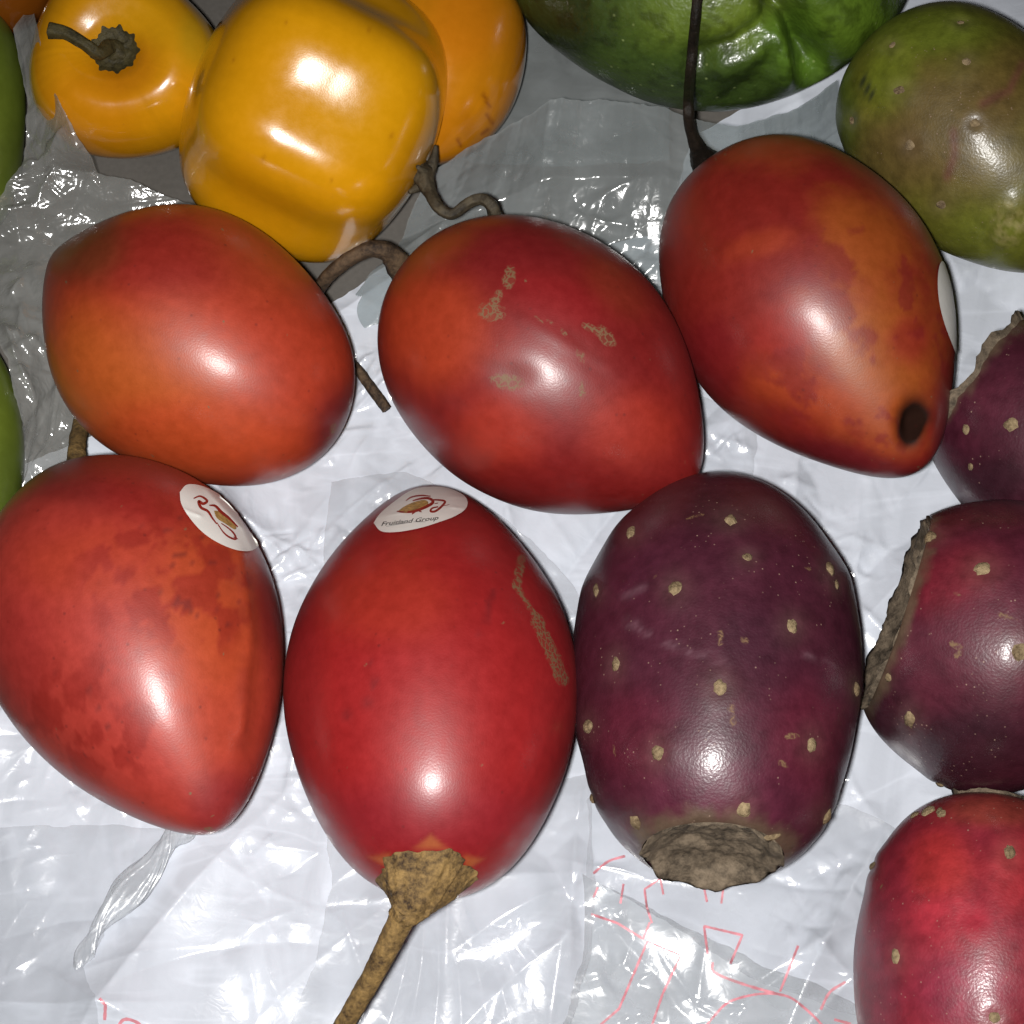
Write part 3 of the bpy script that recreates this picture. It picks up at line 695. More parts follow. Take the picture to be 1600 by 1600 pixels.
# right one, mottled orange, with a dark pit at its tip
f = fruit(1203.1, 535.7, -64.6, 6, 34.73, 23.87, [-0.142, -0.287, -0.184, 0.257], seed=3, n=190, m=220)
displace(f, (-.0022 * gauss(f, 1335, 674, 19, 20, 25) - .0012 * gauss(f, 1328, 696, 14, 18, 10) + .0002 * gauss(f, 1333, 684, 40, 46, 20)) * f.face)
col = tint(f, (.26, .016, .010), [(1270, 440, 90, 70, 40, (.38, .078, .010), .9), (1290, 590, 90, 120, 0, (.39, .085, .010), 1.), (1135, 442, 60, 22, -15, (.42, .05, .012), .6), (1190, 640, 110, 40, 20, (.44, .06, .012), .8), (1300, 690, 40, 60, 0, ORG, .6),
                                   (1150, 310, 110, 40, 0, (.36, .05, .012), .7), (1160, 560, 50, 40, 0, (.36, .02, .012), .7), (1330, 570, 30, 40, 0, (.30, .014, .012), .7), (1060, 600, 60, 70, 0, (.22, .008, .012), .8), (1260, 740, 120, 30, 15, (.17, .008, .014), .85), (1380, 680, 22, 80, 0, (.14, .008, .012), .8)],
           seed=12, warp=.62, scale=150.)
mot = sstep(.55, .66, fbm(f.P, 260., 33, 4)) * sstep(.15, .6, gauss(f, 1260, 580, 140, 170)); col = blend(col, mot * .65, (.17, .010, .010))
col = blend(col, np.clip((gauss(f, 1336, 672, 20, 22, 30) + gauss(f, 1328, 694, 15, 20, 10)) * 1.5 + .5 * (fbm(f.P, 380., 3, 3) - .5) * gauss(f, 1333, 684, 40, 44), 0, 1), (.016, .007, .005))
T3 = empty('tamarillo', base_of(f), 'mottled orange and red tamarillo with a dark pit at its tip and black stalk', 'tamarillo', GRP); body(f, T3, M['tamarillo'], col, flecks(f, 5), pit=gauss(f, 1333, 684, 22, 30, 20) * 1.6 * f.face); fT3 = f
# lower left one with dark blotches
f = fruit(302.5, 972., -64.0, 12, 37.2, 24.17, [-0.220, -0.170, 0.130, -0.174], seed=4)
displace(f, (.0003 * np.exp(-(seg_dist(f.px, [(440, 860), (450, 960), (440, 1090)]) / 9) ** 2) - .0003 * np.exp(-(seg_dist(f.px, [(458, 850), (470, 970), (456, 1120)]) / 14) ** 2)) * f.face)
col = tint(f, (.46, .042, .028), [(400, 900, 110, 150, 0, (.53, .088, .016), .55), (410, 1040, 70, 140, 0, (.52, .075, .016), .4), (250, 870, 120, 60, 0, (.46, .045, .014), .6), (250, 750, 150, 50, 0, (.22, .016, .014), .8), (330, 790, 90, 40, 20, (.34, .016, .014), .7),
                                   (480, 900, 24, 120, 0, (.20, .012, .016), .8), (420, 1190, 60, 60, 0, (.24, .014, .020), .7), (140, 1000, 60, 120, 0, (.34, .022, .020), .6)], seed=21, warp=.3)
reg = np.clip(gauss(f, 330, 870, 110, 90) + gauss(f, 240, 1080, 130, 80) + .8 * gauss(f, 400, 900, 50, 80), 0, 1)
mot = sstep(.50, .57, fbm(f.P, 300., 51, 4)) * sstep(.15, .6, reg); col = blend(col, mot * .65, (.22, .012, .008))
mot = sstep(.74, .80, fbm(f.P, 700., 61, 2)) * sstep(.3, .7, reg); col = blend(col, mot * .5, (.09, .012, .012))
col = blend(col, .45 * np.exp(-(seg_dist(f.px, [(434, 850), (446, 960), (440, 1110)]) / 9) ** 2) * sstep(.35, .6, fbm(f.P, 260., 77, 3)), (.20, .02, .012))
scar = gauss(f, 397, 1222, 7, 4, 10) * f.face + gauss(f, 372, 1174, 4, 2) * .8 * f.face
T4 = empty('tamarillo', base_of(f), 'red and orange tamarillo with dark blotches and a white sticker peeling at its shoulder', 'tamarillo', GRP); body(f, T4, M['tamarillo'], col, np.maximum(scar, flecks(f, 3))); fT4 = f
stalk(T4, [(212, 766, 19), (221, 740, 17), (222, 715, 14), (226, 690, 10), (236, 650, 5)], [2.6, 1.8, 1.55, 1.5, 1.5], M['stem_tan'], seed=6)
s4 = sticker(f, T4, [(358, 775), (368, 765), (388, 767), (412, 779), (430, 796), (444, 820), (462, 840), (457, 850), (443, 853), (425, 849), (402, 838), (384, 824), (369, 806), (360, 790)],
             wrinkles=[([(392, 771), (440, 822)], 3., .0007), ([(441, 824), (453, 850)], 2., .0006), ([(365, 799), (385, 806)], 2., .0004)])
ink_strokes(s4, f, [([(377, 782), (386, 779), (395, 785), (390, 789), (384, 786), (387, 794), (396, 799), (402, 808), (408, 816)], 1.6, 4.), ([(398, 791), (406, 792), (414, 800), (424, 808), (436, 820)], 1.6, 4.), ([(408, 814), (416, 826), (424, 833), (433, 836), (431, 829), (424, 822), (414, 815)], 1.2, 2.6), ([(430, 833), (436, 836)], 1., 1.4)], M['ink_red'], 'printed_emblem')
ink_blob(s4, f, np.array([(404, 798), (414, 800), (426, 811), (434, 820), (431, 823), (420, 816), (408, 808)], float), M['ink_gold'], 'printed_emblem')
# lower middle one with its stalk towards us
f = fruit(693.0, 1016.2, 92.2, -20, 39.22, 23.94, [-0.104, -0.327, -0.098, 0.277], seed=5)
col = tint(f, (.355, .013, .014), [(640, 920, 100, 60, 0, (.42, .030, .014), .7), (820, 900, 60, 90, -30, (.30, .012, .014), .7), (690, 1210, 180, 60, 0, (.28, .012, .020), .8), (700, 785, 90, 40, 0, (.26, .018, .016), .7), (520, 1010, 30, 120, 0, (.28, .010, .014), .6)], seed=31, warp=.2)
star = np.zeros(f.P.shape[:2])
for tri in (((662, 1250), (692, 1226), (722, 1250)), ((604, 1258), (640, 1250), (636, 1276)), ((768, 1260), (732, 1252), (738, 1280))):
    dmin = np.full(f.P.shape[:2], 1e9)
    for (x0, y0), (x1, y1), (x2, y2) in ((tri[0], tri[1], tri[2]), (tri[1], tri[2], tri[0]), (tri[2], tri[0], tri[1])):
        nx, ny = y1 - y0, x0 - x1; ln_ = math.hypot(nx, ny); sg = 1 if (x2 - x0) * nx + (y2 - y0) * ny > 0 else -1
        dmin = np.minimum(dmin, sg * ((f.px[..., 0] - x0) * nx + (f.px[..., 1] - y0) * ny) / ln_)
    star = np.maximum(star, sstep(-2, 7, dmin) * f.face)
col = blend(col, star * (.22 + .40 * fbm(f.P, 500., 4, 3)), (.42, .15, .035))
scar = np.zeros(f.P.shape[:2])
scar = np.maximum(scar, np.exp(-(seg_dist(f.px, [(813, 862), (806, 898)]) / 6) ** 2)); scar = np.maximum(scar, .85 * np.exp(-(seg_dist(f.px, [(806, 898), (832, 940)]) / 4) ** 2))
scar = np.maximum(scar, np.exp(-(seg_dist(f.px, [(834, 945), (850, 982), (868, 1022)]) / 9) ** 2)) * f.face
drk = np.exp(-(seg_dist(f.px, [(776, 905), (768, 925), (766, 945)]) / 4) ** 2) + np.exp(-(seg_dist(f.px, [(757, 960), (758, 966)]) / 3) ** 2) + sum(gauss(f, x, y, q, q) for x, y, q in ((610, 1002, 4), (618, 1025, 6), (608, 1053, 8), (580, 1070, 7), (614, 1032, 3)))
col = blend(col, np.clip(drk, 0, 1) * .55 * f.face, (.12, .010, .012))
T5 = empty('tamarillo', base_of(f), 'bright red tamarillo with a thick tan stalk pointing towards us and a printed sticker', 'tamarillo', GRP); body(f, T5, M['tamarillo'], col, np.maximum(scar, flecks(f, 4))); fT5 = f
# funnel-shaped calyx with a ragged edge, running into the stalk
n, m = 34, 110; aa = np.linspace(0, 2 * math.pi, m, endpoint=False); rim = []
for t_ in aa:
    lob = 1 + .10 * math.cos(5 * t_ + .9) + .03 * math.sin(13 * t_) + .02 * math.sin(23 * t_ + 1)
    p_, n_, ok_ = hit(f, 686 + 60 * lob * math.cos(t_), 1272 - 29 * lob * math.sin(t_)); rim.append(p_ + n_ * (.0005 + .0010 * vnoise(np.array([[t_ * 2.2, 0, 0]]), 1., 3)[0]))
rim = np.array(rim); rc = rim.mean(0)
S0 = rc + np.array([0, 0, 0]); S1 = at(655, 1338, rc[2] - .001); S2 = at(615, 1416, rc[2] - .008); S3 = at(582, 1472, rc[2] - .014); S4 = at(545, 1535, rc[2] - .021)
sd_ = S2 - S1; sd_ /= np.linalg.norm(sd_)
e1 = rim[0] - rc; e1 = e1 - sd_ * (e1 @ sd_); e1 /= np.linalg.norm(e1); e2 = np.cross(sd_, e1)
if (rim[m // 4] - rc) @ e2 < 0: e2 = -e2
neck = S1 + .0024 * (np.cos(aa)[:, None] * e1 + np.sin(aa)[:, None] * e2)
V = []
fn = f.N[0, 0]
for k in np.linspace(0, 1, n):
    w1 = 1 - (1 - k) ** 1.75; pc = rc * (1 - k) + S1 * k
    ring = pc + (rim - rc) * (1 - w1) + (neck - S1) * w1 + (-f.ax) * .0018 * math.sin(k * math.pi)
    V.append(ring)
V = np.array(V); V = V + (fbm(V, 800., 3, 4) - .5)[..., None] * .0011 * (V - V.mean(1, keepdims=True)) / (np.linalg.norm(V - V.mean(1, keepdims=True), axis=-1, keepdims=True) + 1e-9)
mk('calyx', V.reshape(-1, 3), grid_faces(n, m, True), M['stem_tan'], T5)
P_ = catmull([S1 - sd_ * .002, S1, S2, S3, S4], 70)
V, Fc = tube(P_, np.interp(np.linspace(0, 1, 70), [0, .25, .5, .75, 1], np.array([2.5, 2.0, 1.65, 1.5, 1.5]) * 1e-3), 26, rough=.2, seed=7, ridge=.03); mk('stem', V, Fc, M['stem_tan'], T5)
s5 = sticker(f, T5, [(617, 816), (626, 803), (645, 787), (668, 772), (690, 768), (712, 769), (732, 777), (740, 786), (738, 797), (724, 807), (703, 815), (677, 823), (648, 828), (627, 827)],
             wrinkles=[([(716, 781), (736, 782)], 1.6, .0004), ([(718, 795), (734, 797)], 1.6, .0004), ([(622, 808), (655, 803)], 2., .0003)])
ink_blob(s5, f, np.array([(648, 799), (658, 792), (672, 786), (684, 784), (689, 788), (684, 794), (670, 799), (656, 801)], float), M['ink_gold'], 'printed_emblem')
ink_strokes(s5, f, [([(647, 799), (656, 800), (670, 799), (686, 793), (695, 787), (690, 782), (680, 782), (668, 785)], 1.6, 4.0), ([(659, 785), (667, 780), (680, 778), (692, 779)], 1.2, 2.2), ([(692, 784), (702, 784), (711, 786), (706, 793), (698, 799), (692, 799), (694, 795), (702, 793)], 1.8, 3.0), ([(667, 803), (674, 798), (680, 800)], 1.2, 2.6), ([(708, 792), (717, 790)], .6, .9), ([(697, 789), (702, 788)], .8, 1.2)], M['ink_red'], 'printed_emblem')
ink_text(s5, f, 'Fruitland Group', (625.5, 818.5), (77, -8.5), (0, -7.6), M['ink_black'])
ink_strokes(s5, f, [([(633, 819.2), (650, 816), (664, 814)], .5, .9), ([(669, 813), (678, 813), (686, 813)], .5, .9)], M['ink_grey'], 'printed_text')
# sticker round the far side of the mottled one
f = fT3
d2 = ((f.px - np.array([1386, 530])) ** 2).sum(-1) + 3e4 * np.abs(((CAM - f.P) * f.N).sum(-1) / np.linalg.norm(CAM - f.P, axis=-1) - .10)
i, j = divmod(int(np.argmin(d2)), f.m); cN, cP = f.N[i, j], f.P[i, j]
tx = np.cross(cN, FW); tx /= np.linalg.norm(tx); ty = np.cross(cN, tx)
V, n = [], 48
for k in range(11):
    for q in range(n):
        aa = 2 * math.pi * q / n; p = cP + (tx * math.cos(aa) * .0082 + ty * math.sin(aa) * .0080) * k / 10
        h = f.bvh.ray_cast(Vector(p + cN * .01), Vector(-cN)); g = np.array(h[0]) if h[0] is not None else p
        V.append(g + cN * .00025)
mk('sticker', V, grid_faces(11, n, True), M['paper'], T3)

# ================================================================== prickly pears
def areole(f, parent, x, y, rx, ry, rot=0., mat='areole', h=.38, seed=0):
    p, nn, ok = hit(f, x, y)
    u_ = np.cross(nn, [0.13, .9, .3]); 
    # along the picture's right, over the skin
    u_ = RT - nn * (RT @ nn); u_ /= np.linalg.norm(u_); v_ = np.cross(nn, u_)
    k = DIST_AT(p) / F
    fo = max(.35, abs(nn @ ((CAM - p) / np.linalg.norm(CAM - p))))
    hx = abs(u_ @ RT); hy = max(.35, math.hypot(v_ @ RT, v_ @ UP)); hx = max(.35, math.hypot(u_ @ RT, u_ @ UP))
    a, b = rx * k / hx, ry * k / hy
    a, b = min(a, .0026) * .84, min(b, .0026) * .84
    rr = np.random.default_rng(int(x * 7 + y)); n = 14; V = [p + nn * h * (a + b) * .5]; rings = 4
    ph = np.linspace(0, 2 * math.pi, n, endpoint=False)
    wob = 1 + .10 * rr.normal(0, 1, n)
    for q in range(1, rings + 1):
        s = q / rings
        for t_, w_ in zip(ph, wob):
            hh = h * (a + b) * .5 * (math.cos(s * math.pi / 2) ** .8 + .22 * rr.random() * (1 - s)) - .00012 * (s == 1)
            g = p + (u_ * math.cos(t_) * a + v_ * math.sin(t_) * b) * s * w_
            V.append(g + nn * hh)
    Fc = [(0, 1 + j, 1 + (j + 1) % n) for j in range(n)]
    for q in range(rings - 1):
        for j in range(n):
            A, B = 1 + q * n + j, 1 + q * n + (j + 1) % n; Fc.append((A, A + n, B + n, B))
    return mk('areole', V, Fc, M[mat], parent)
def DIST_AT(p): return (p - CAM) @ FW
def cut_scar(f, parent, depth=.003, rim=.0009, seed=0, over=1.06, mat='cork', lump=.0012):
    """the corky hollow where the fruit was cut from its pad, with a ragged rim"""
    n, m = 26, 140; a = np.linspace(0, 2 * math.pi, m, endpoint=False); V = []
    ring0 = f.P[0]; c = ring0.mean(0)
    ridx = np.interp(a, np.linspace(0, 2 * math.pi, f.m, endpoint=False), np.arange(f.m)).round().astype(int) % f.m
    edge = ring0[ridx]
    for k in np.linspace(0, 1, n):
        p = c + (edge - c) * k * over
        dz = depth * (1 - k ** 2.2) - rim * np.exp(-((k - .93) / .10) ** 2)
        V.append(p + f.ax * (dz + .0002))
    V = np.array(V)
    kk = np.linspace(0, 1, n)[:, None]
    nz = fbm(V, 420., seed, 4) - .5; nl = np.maximum(0, fbm(V, 260., seed + 3, 2) - .42)
    V = V - f.ax * (nz * .0020 + nl * lump * 4 * sstep(.7, .95, kk))[..., None]
    V = V - f.ax * (np.maximum(0, fbm(V, 130., seed + 21, 2) - .35) * .0018 * sstep(.5, 1., kk))[..., None]
    ou = (V - c); ou = ou - f.ax * (ou @ f.ax)[..., None]; ou /= np.linalg.norm(ou, axis=-1)[..., None] + 1e-9
    V = V + ou * ((fbm(V, 380., seed + 9, 3) - .4) * .0016 * sstep(.75, 1, kk))[..., None]
    # skirt that tucks back under the skin
    last = V[-1] + f.ax * .0022 - ou[-1] * .0012
    V = np.vstack([V.reshape(-1, 3), last])
    return mk('cut_scar', V, grid_faces(n + 1, m, True), M[mat], parent)
PUR = (.058, .010, .020); PG = 'prickly pears'
def cactus_lumps(seed, k=.02):
    def fn(u, a): return 1 + 0 * u + 0 * a
    return fn
def skin_cactus(f, base, blobs, seed, marks=(), pads=()):
    col = tint(f, base, blobs, seed=seed, warp=.4, scale=90.) * np.array([1.35, 1.25, 1.40])
    for (x, y, rx, ry) in pads:
        g = gauss(f, x, y, rx * 1.7 + 3, ry * 1.7 + 3) * f.face; col = blend(col, g * .22, np.array([.16, .10, .08]))
    sp = sstep(.50, .64, fbm(f.P, 500., seed + 3, 3)); col = col * (1 - .13 * sp[..., None])
    if f.ucut > -.999:   # skin turns corky towards the cut
        d_ = np.abs((f.P - f.P[0].mean(0)) @ f.ax); k_ = sstep(.0020, .0, d_ + .0030 * (fbm(f.P, 420., seed, 3) - .5)); col = blend(col, k_ * .8, (.10, .07, .042))
    scar = np.zeros(f.P.shape[:2])
    for (pts, wd, st) in marks: scar = np.maximum(scar, st * np.exp(-(seg_dist(f.px, pts) / wd) ** 2))
    return col, scar * f.face

f = fruit(1071.3, 1004.4, 85.4, -14, 36.88, 23.64, [0.054, 0.02, -0.252, 0.065], cut=-.925, seed=6, wob=.03)
A1 = [(958, 827, 9, 9), (1091, 811, 11, 9), (1113, 860, 9, 7), (1222, 875, 9, 12), (1231, 897, 4, 9), (1016, 901, 12, 12), (912, 904, 6, 10), (1172, 952, 10, 12), (938, 1002, 7, 12), (1076, 1033, 12, 14), (901, 1085, 7, 12), (1257, 1035, 6, 14), (993, 1120, 10, 14), (1198, 1109, 9, 14), (1108, 1196, 12, 13), (1218, 1205, 11, 12), (964, 1212, 11, 12), (1049, 1218, 12, 10), (905, 1181, 6, 12)]
displace(f, sum((.0005 * gauss(f, x, y, 26, 26) - .0004 * gauss(f, x, y, rx + 3, ry + 3)) for x, y, rx, ry in A1) * f.face)
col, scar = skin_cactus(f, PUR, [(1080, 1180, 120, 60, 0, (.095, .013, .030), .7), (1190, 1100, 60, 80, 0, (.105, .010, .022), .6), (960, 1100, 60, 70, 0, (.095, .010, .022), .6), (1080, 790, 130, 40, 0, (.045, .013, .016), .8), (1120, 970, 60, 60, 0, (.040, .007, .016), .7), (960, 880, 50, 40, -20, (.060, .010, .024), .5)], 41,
                        [([(1035, 808), (1053, 803)], 2.2, .8), ([(1074, 958), (1077, 975)], 3.5, .9), ([(1106, 970), (1110, 972)], 6, .7), ([(1091, 1060), (1093, 1082)], 6, .75), ([(1155, 1132), (1166, 1138)], 3.5, .8), ([(1166, 1098), (1180, 1097)], 4.5, .75), ([(935, 1112), (937, 1122)], 3.5, .7), ([(1190, 872), (1195, 877)], 3, .7), ([(985, 875), (990, 888)], 1.6, .6)], pads=A1)
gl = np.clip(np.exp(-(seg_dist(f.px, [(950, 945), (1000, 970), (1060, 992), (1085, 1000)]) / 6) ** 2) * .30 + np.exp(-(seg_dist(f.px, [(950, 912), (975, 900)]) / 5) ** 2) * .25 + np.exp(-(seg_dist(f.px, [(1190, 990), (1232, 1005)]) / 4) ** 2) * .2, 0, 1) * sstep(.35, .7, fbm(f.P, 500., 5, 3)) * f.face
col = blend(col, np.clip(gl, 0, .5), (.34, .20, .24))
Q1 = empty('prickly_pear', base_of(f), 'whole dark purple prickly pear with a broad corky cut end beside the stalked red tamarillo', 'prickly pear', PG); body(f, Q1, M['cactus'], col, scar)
for a in A1: areole(f, Q1, *a)
cut_scar(f, Q1, depth=.0030, rim=.0, seed=2, over=.985, lump=.0006)
for (x, y, rx, ry) in [(1008, 1230, 14, 6), (1113, 1234, 13, 6), (1146, 1232, 15, 6), (977, 1246, 14, 6), (1030, 1226, 9, 5), (1085, 1228, 10, 5)]: areole(f, Q1, x, y, rx, ry, h=.3)
fQ1 = f

f = fruit(1438.4, 977.2, -20, 0, 20.6, 24.6, [0.052, 0.025, -0.145, .25], cut=-.80, seed=7, wob=.03)
A2 = [(1424, 876, 14, 11), (1355, 833, 11, 7), (1307, 964, 8, 11), (1475, 986, 15, 15), (1328, 1076, 9, 14), (1368, 1162, 8, 5), (1300, 1020, 5, 8)]
displace(f, sum((.0005 * gauss(f, x, y, 26, 26) - .0004 * gauss(f, x, y, rx + 3, ry + 3)) for x, y, rx, ry in A2) * f.face)
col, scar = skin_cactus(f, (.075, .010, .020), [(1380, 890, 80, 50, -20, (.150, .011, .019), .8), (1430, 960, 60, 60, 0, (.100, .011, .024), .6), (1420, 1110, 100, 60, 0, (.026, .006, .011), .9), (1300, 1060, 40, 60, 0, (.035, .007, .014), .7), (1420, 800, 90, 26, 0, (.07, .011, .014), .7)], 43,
                        [([(1384, 974), (1398, 984), (1390, 990)], 4, .9), ([(1448, 937), (1470, 945)], 3.5, .8), ([(1388, 908), (1398, 913)], 3, .6), ([(1325, 890), (1336, 880)], 2.2, .7)], pads=A2)
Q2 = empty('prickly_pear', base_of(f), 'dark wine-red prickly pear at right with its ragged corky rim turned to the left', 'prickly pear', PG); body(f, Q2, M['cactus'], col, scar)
for a in A2: areole(f, Q2, *a)
cut_scar(f, Q2, depth=.003, rim=.0002, seed=5, over=.985, lump=.0006)
fQ2 = f

f = fruit(1540, 712, -37, 0, 26.5, 20.5, [0.10, 0.0, -.05, .2], cut=-.74, seed=8, wob=.03, n=90, m=120)
col, scar = skin_cactus(f, (.055, .008, .017), [(1450, 650, 40, 40, 0, (.080, .009, .022), .6), (1440, 760, 60, 40, 0, (.03, .008, .013), .8)], 45)
Q3 = empty('prickly_pear', base_of(f), 'dark purple prickly pear cut off by the right edge below the olive prickly pear', 'prickly pear', PG); body(f, Q3, M['cactus'], col, scar)
for a in [(1403, 690, 5, 10), (1463, 684, 11, 11), (1409, 740, 4, 6), (1530, 640, 11, 11), (1560, 730, 11, 11), (1500, 760, 10, 10)]: areole(f, Q3, *a)
cut_scar(f, Q3, depth=.003, rim=.0009, seed=8, over=1.06)
fQ3 = f

f = fruit(1425.8, 1401.6, -98.2, 0, 26.99, 20.21, [-0.017, 0.079, -0.011, 0.16], cut=-.965, seed=9, wob=.035, n=120, m=140)
A4 = [(1461, 1252, 10, 12), (1310, 1390, 7, 13), (1441, 1471, 11, 10), (1279, 1270, 5, 9), (1540, 1330, 10, 12), (1545, 1460, 10, 12), (1360, 1545, 10, 10)]
displace(f, sum((.0006 * gauss(f, x, y, 26, 26) - .0005 * gauss(f, x, y, rx + 3, ry + 3)) for x, y, rx, ry in A4) * f.face - .0006 * np.exp(-(seg_dist(f.px, [(1410, 1230), (1412, 1330)]) / 18) ** 2) * f.face)
col, scar = skin_cactus(f, (.205, .016, .026), [(1370, 1270, 50, 66, 0, (.36, .026, .022), .8), (1480, 1280, 60, 60, 0, (.30, .018, .022), .8), (1380, 1340, 60, 40, 0, (.36, .022, .036), .7), (1290, 1420, 30, 110, 0, (.16, .020, .036), .7), (1440, 1195, 90, 26, 0, (.24, .045, .022), .7), (1400, 1440, 70, 50, 0, (.22, .018, .045), .6)], 47,
                        [([(1291, 1298), (1293, 1304)], 2.5, .9), ([(1320, 1410), (1326, 1416)], 2., .7)], pads=A4)
Q4 = empty('prickly_pear', base_of(f), 'bright crimson prickly pear in the lower right corner', 'prickly pear', PG); body(f, Q4, M['cactus'], col, scar)
for a in A4: areole(f, Q4, *a)
cut_scar(f, Q4, depth=.002, rim=.0003, seed=11, over=1.02, lump=.0008)
for (x, y, rx, ry) in [(1352, 1196, 13, 6), (1334, 1202, 10, 5), (1369, 1199, 8, 6)]: areole(f, Q4, x, y, rx, ry, h=.2)
fQ4 = f

f = fruit(1419.8, 311.6, -52.2, 0, 29.03, 20.15, [-0.126, 0.052, -0.098], seed=10, wob=.035, n=150, m=170)
A5 = [(1396, 150, 8, 4), (1305, 180, 7, 6), (1404, 202, 9, 8), (1315, 240, 10, 8), (1252, 280, 5, 8), (1329, 314, 9, 9), (1415, 283, 9, 8), (1370, 392, 9, 7), (1500, 260, 9, 9), (1520, 360, 9, 9)]
bl = gauss(f, 1462, 415, 30, 44, 20)
displace(f, sum((.0006 * gauss(f, x, y, 20, 20) - .0007 * gauss(f, x, y, rx + 2, ry + 2)) for x, y, rx, ry in A5) * f.face + .0012 * sstep(.25, .8, bl) * fbm(f.P, 420., 3, 3) * f.face)
OLV = (.125, .130, .013)
col, scar = skin_cactus(f, OLV, [(1390, 290, 130, 110, 30, (.120, .085, .019), .95), (1300, 330, 60, 70, 30, (.115, .080, .020), .8), (1470, 220, 60, 60, 0, (.13, .085, .02), .7), (1360, 160, 90, 40, 0, (.13, .18, .014), .8), (1300, 220, 40, 60, 20, (.15, .20, .012), .7), (1430, 440, 70, 50, 30, (.135, .16, .016), .8), (1460, 330, 50, 40, 0, (.14, .115, .028), .7), (1240, 270, 24, 70, 0, (.08, .13, .012), .7)], 49, pads=A5)
ln = np.exp(-(seg_dist(f.px, [(1478, 205), (1460, 240), (1425, 258)]) / 6) ** 2) + np.exp(-(seg_dist(f.px, [(1386, 295), (1388, 325), (1378, 355)]) / 6) ** 2)
col = blend(col, np.clip(ln, 0, 1) * .55 * f.face, (.14, .035, .035))
for (x, y, rx, ry, ro) in ((1266, 228, 3, 10, 25), (1272, 238, 3, 9, 25), (1278, 246, 2.5, 8, 25), (1237, 230, 2, 6, 30)): col = blend(col, np.clip(gauss(f, x, y, rx, ry, ro) * 1.3, 0, 1) * f.face * .85, (.025, .03, .015))
col = blend(col, sstep(.3, .8, bl) * sstep(.42, .62, fbm(f.P, 900., 9, 3)) * .55 * f.face, (.30, .25, .09))
Q5 = empty('prickly_pear', base_of(f), 'unripe olive-green and brown prickly pear in the upper right corner', 'prickly pear', PG); body(f, Q5, M['cactus'], col, scar)
for a in A5: areole(f, Q5, *a, h=.25)
fQ5 = f

# ================================================================== chayote
def ch_lobes(u, a): return 1 + .0 * u + .02 * np.cos(3 * a + .6) + 0 * u
f = fruit(1066.5, 103.5, .9, 0, 37.45, 22.87, [0.022, -0.28, -0.015, 0.007], seed=11, wob=.03, n=240, m=260, lobes=ch_lobes)
v1 = seg_dist(f.px, [(1150, 70), (1163, 120), (1185, 165), (1198, 200), (1204, 224)])
v2 = seg_dist(f.px, [(1155, 100), (1150, 140), (1130, 165), (1098, 185), (1050, 200)])
v3 = seg_dist(f.px, [(1150, 150), (1150, 185), (1130, 225), (1090, 250)])
rdg = seg_dist(f.px, [(1168, 140), (1170, 180), (1165, 215)]); rd2 = seg_dist(f.px, [(1080, 207), (1120, 190), (1142, 168)])
displace(f, (-.0095 * np.exp(-(v1 / 20) ** 2) - .0036 * np.exp(-(v2 / 18) ** 2) - .0014 * np.exp(-(v3 / 14) ** 1.6) + .0022 * np.exp(-(rdg / 22) ** 2) + .0012 * np.exp(-(rd2 / 16) ** 2) + .0022 * gauss(f, 1250, 140, 50, 60)) * f.soft)
f.P = f.P + f.N * (.0003 * (fbm(f.P, 300., 5, 3) - .5))[..., None]; f.finish()
col = tint(f, (.060, .105, .016), [(1060, 140, 120, 50, 0, (.17, .25, .025), .8), (1120, 140, 60, 50, 0, (.20, .28, .03), .6), (1180, 180, 60, 60, 0, (.13, .25, .022), .9), (1255, 150, 60, 60, 0, (.14, .24, .02), .9), (860, 150, 80, 60, 30, (.020, .034, .008), .9), (1000, 240, 150, 26, 0, (.04, .07, .018), .6)], seed=71, warp=.5)
col = col * (1 - .4 * sstep(.5, .66, fbm(f.P, 380., 7, 3))[..., None])
CH = empty('chayote', base_of(f), 'creased green chayote behind the long black stalk', 'chayote'); body(f, CH, M['chayote'], col); fCH = f
# black stalk of the mottled tamarillo, rising over the chayote
pts = [(1068, 352, 20), (1056, 334, 23), (1046, 316, 28), (1037, 292, 33)]
P3d = [at(x, y, z * 1e-3) for x, y, z in pts]
for x, y in ((1034, 262), (1035, 230), (1039, 190), (1043, 150), (1046, 118), (1049, 92)):
    p, nn, ok = hit(fCH, x, y); P3d.append(p - ray(x, y) * (.0035 if ok else .003))
P3d = np.array(P3d); P3d[4] = at(1034, 262, .0385); P3d[5] = P3d[5] * .6 + (P3d[4] + P3d[6]) * .2 + (CAM - P3d[5]) * .004
path = catmull(P3d, 80); rr = np.interp(np.linspace(0, 1, 80), [0, .1, .2, .3, .45, 1], np.array([4.2, 2.9, 1.6, 1.05, .95, .9]) * 1e-3)
V, Fc = tube(path, rr, 18, rough=.2, seed=9, ridge=.08); mk('stem', V, Fc, M['stem_black'], T3)

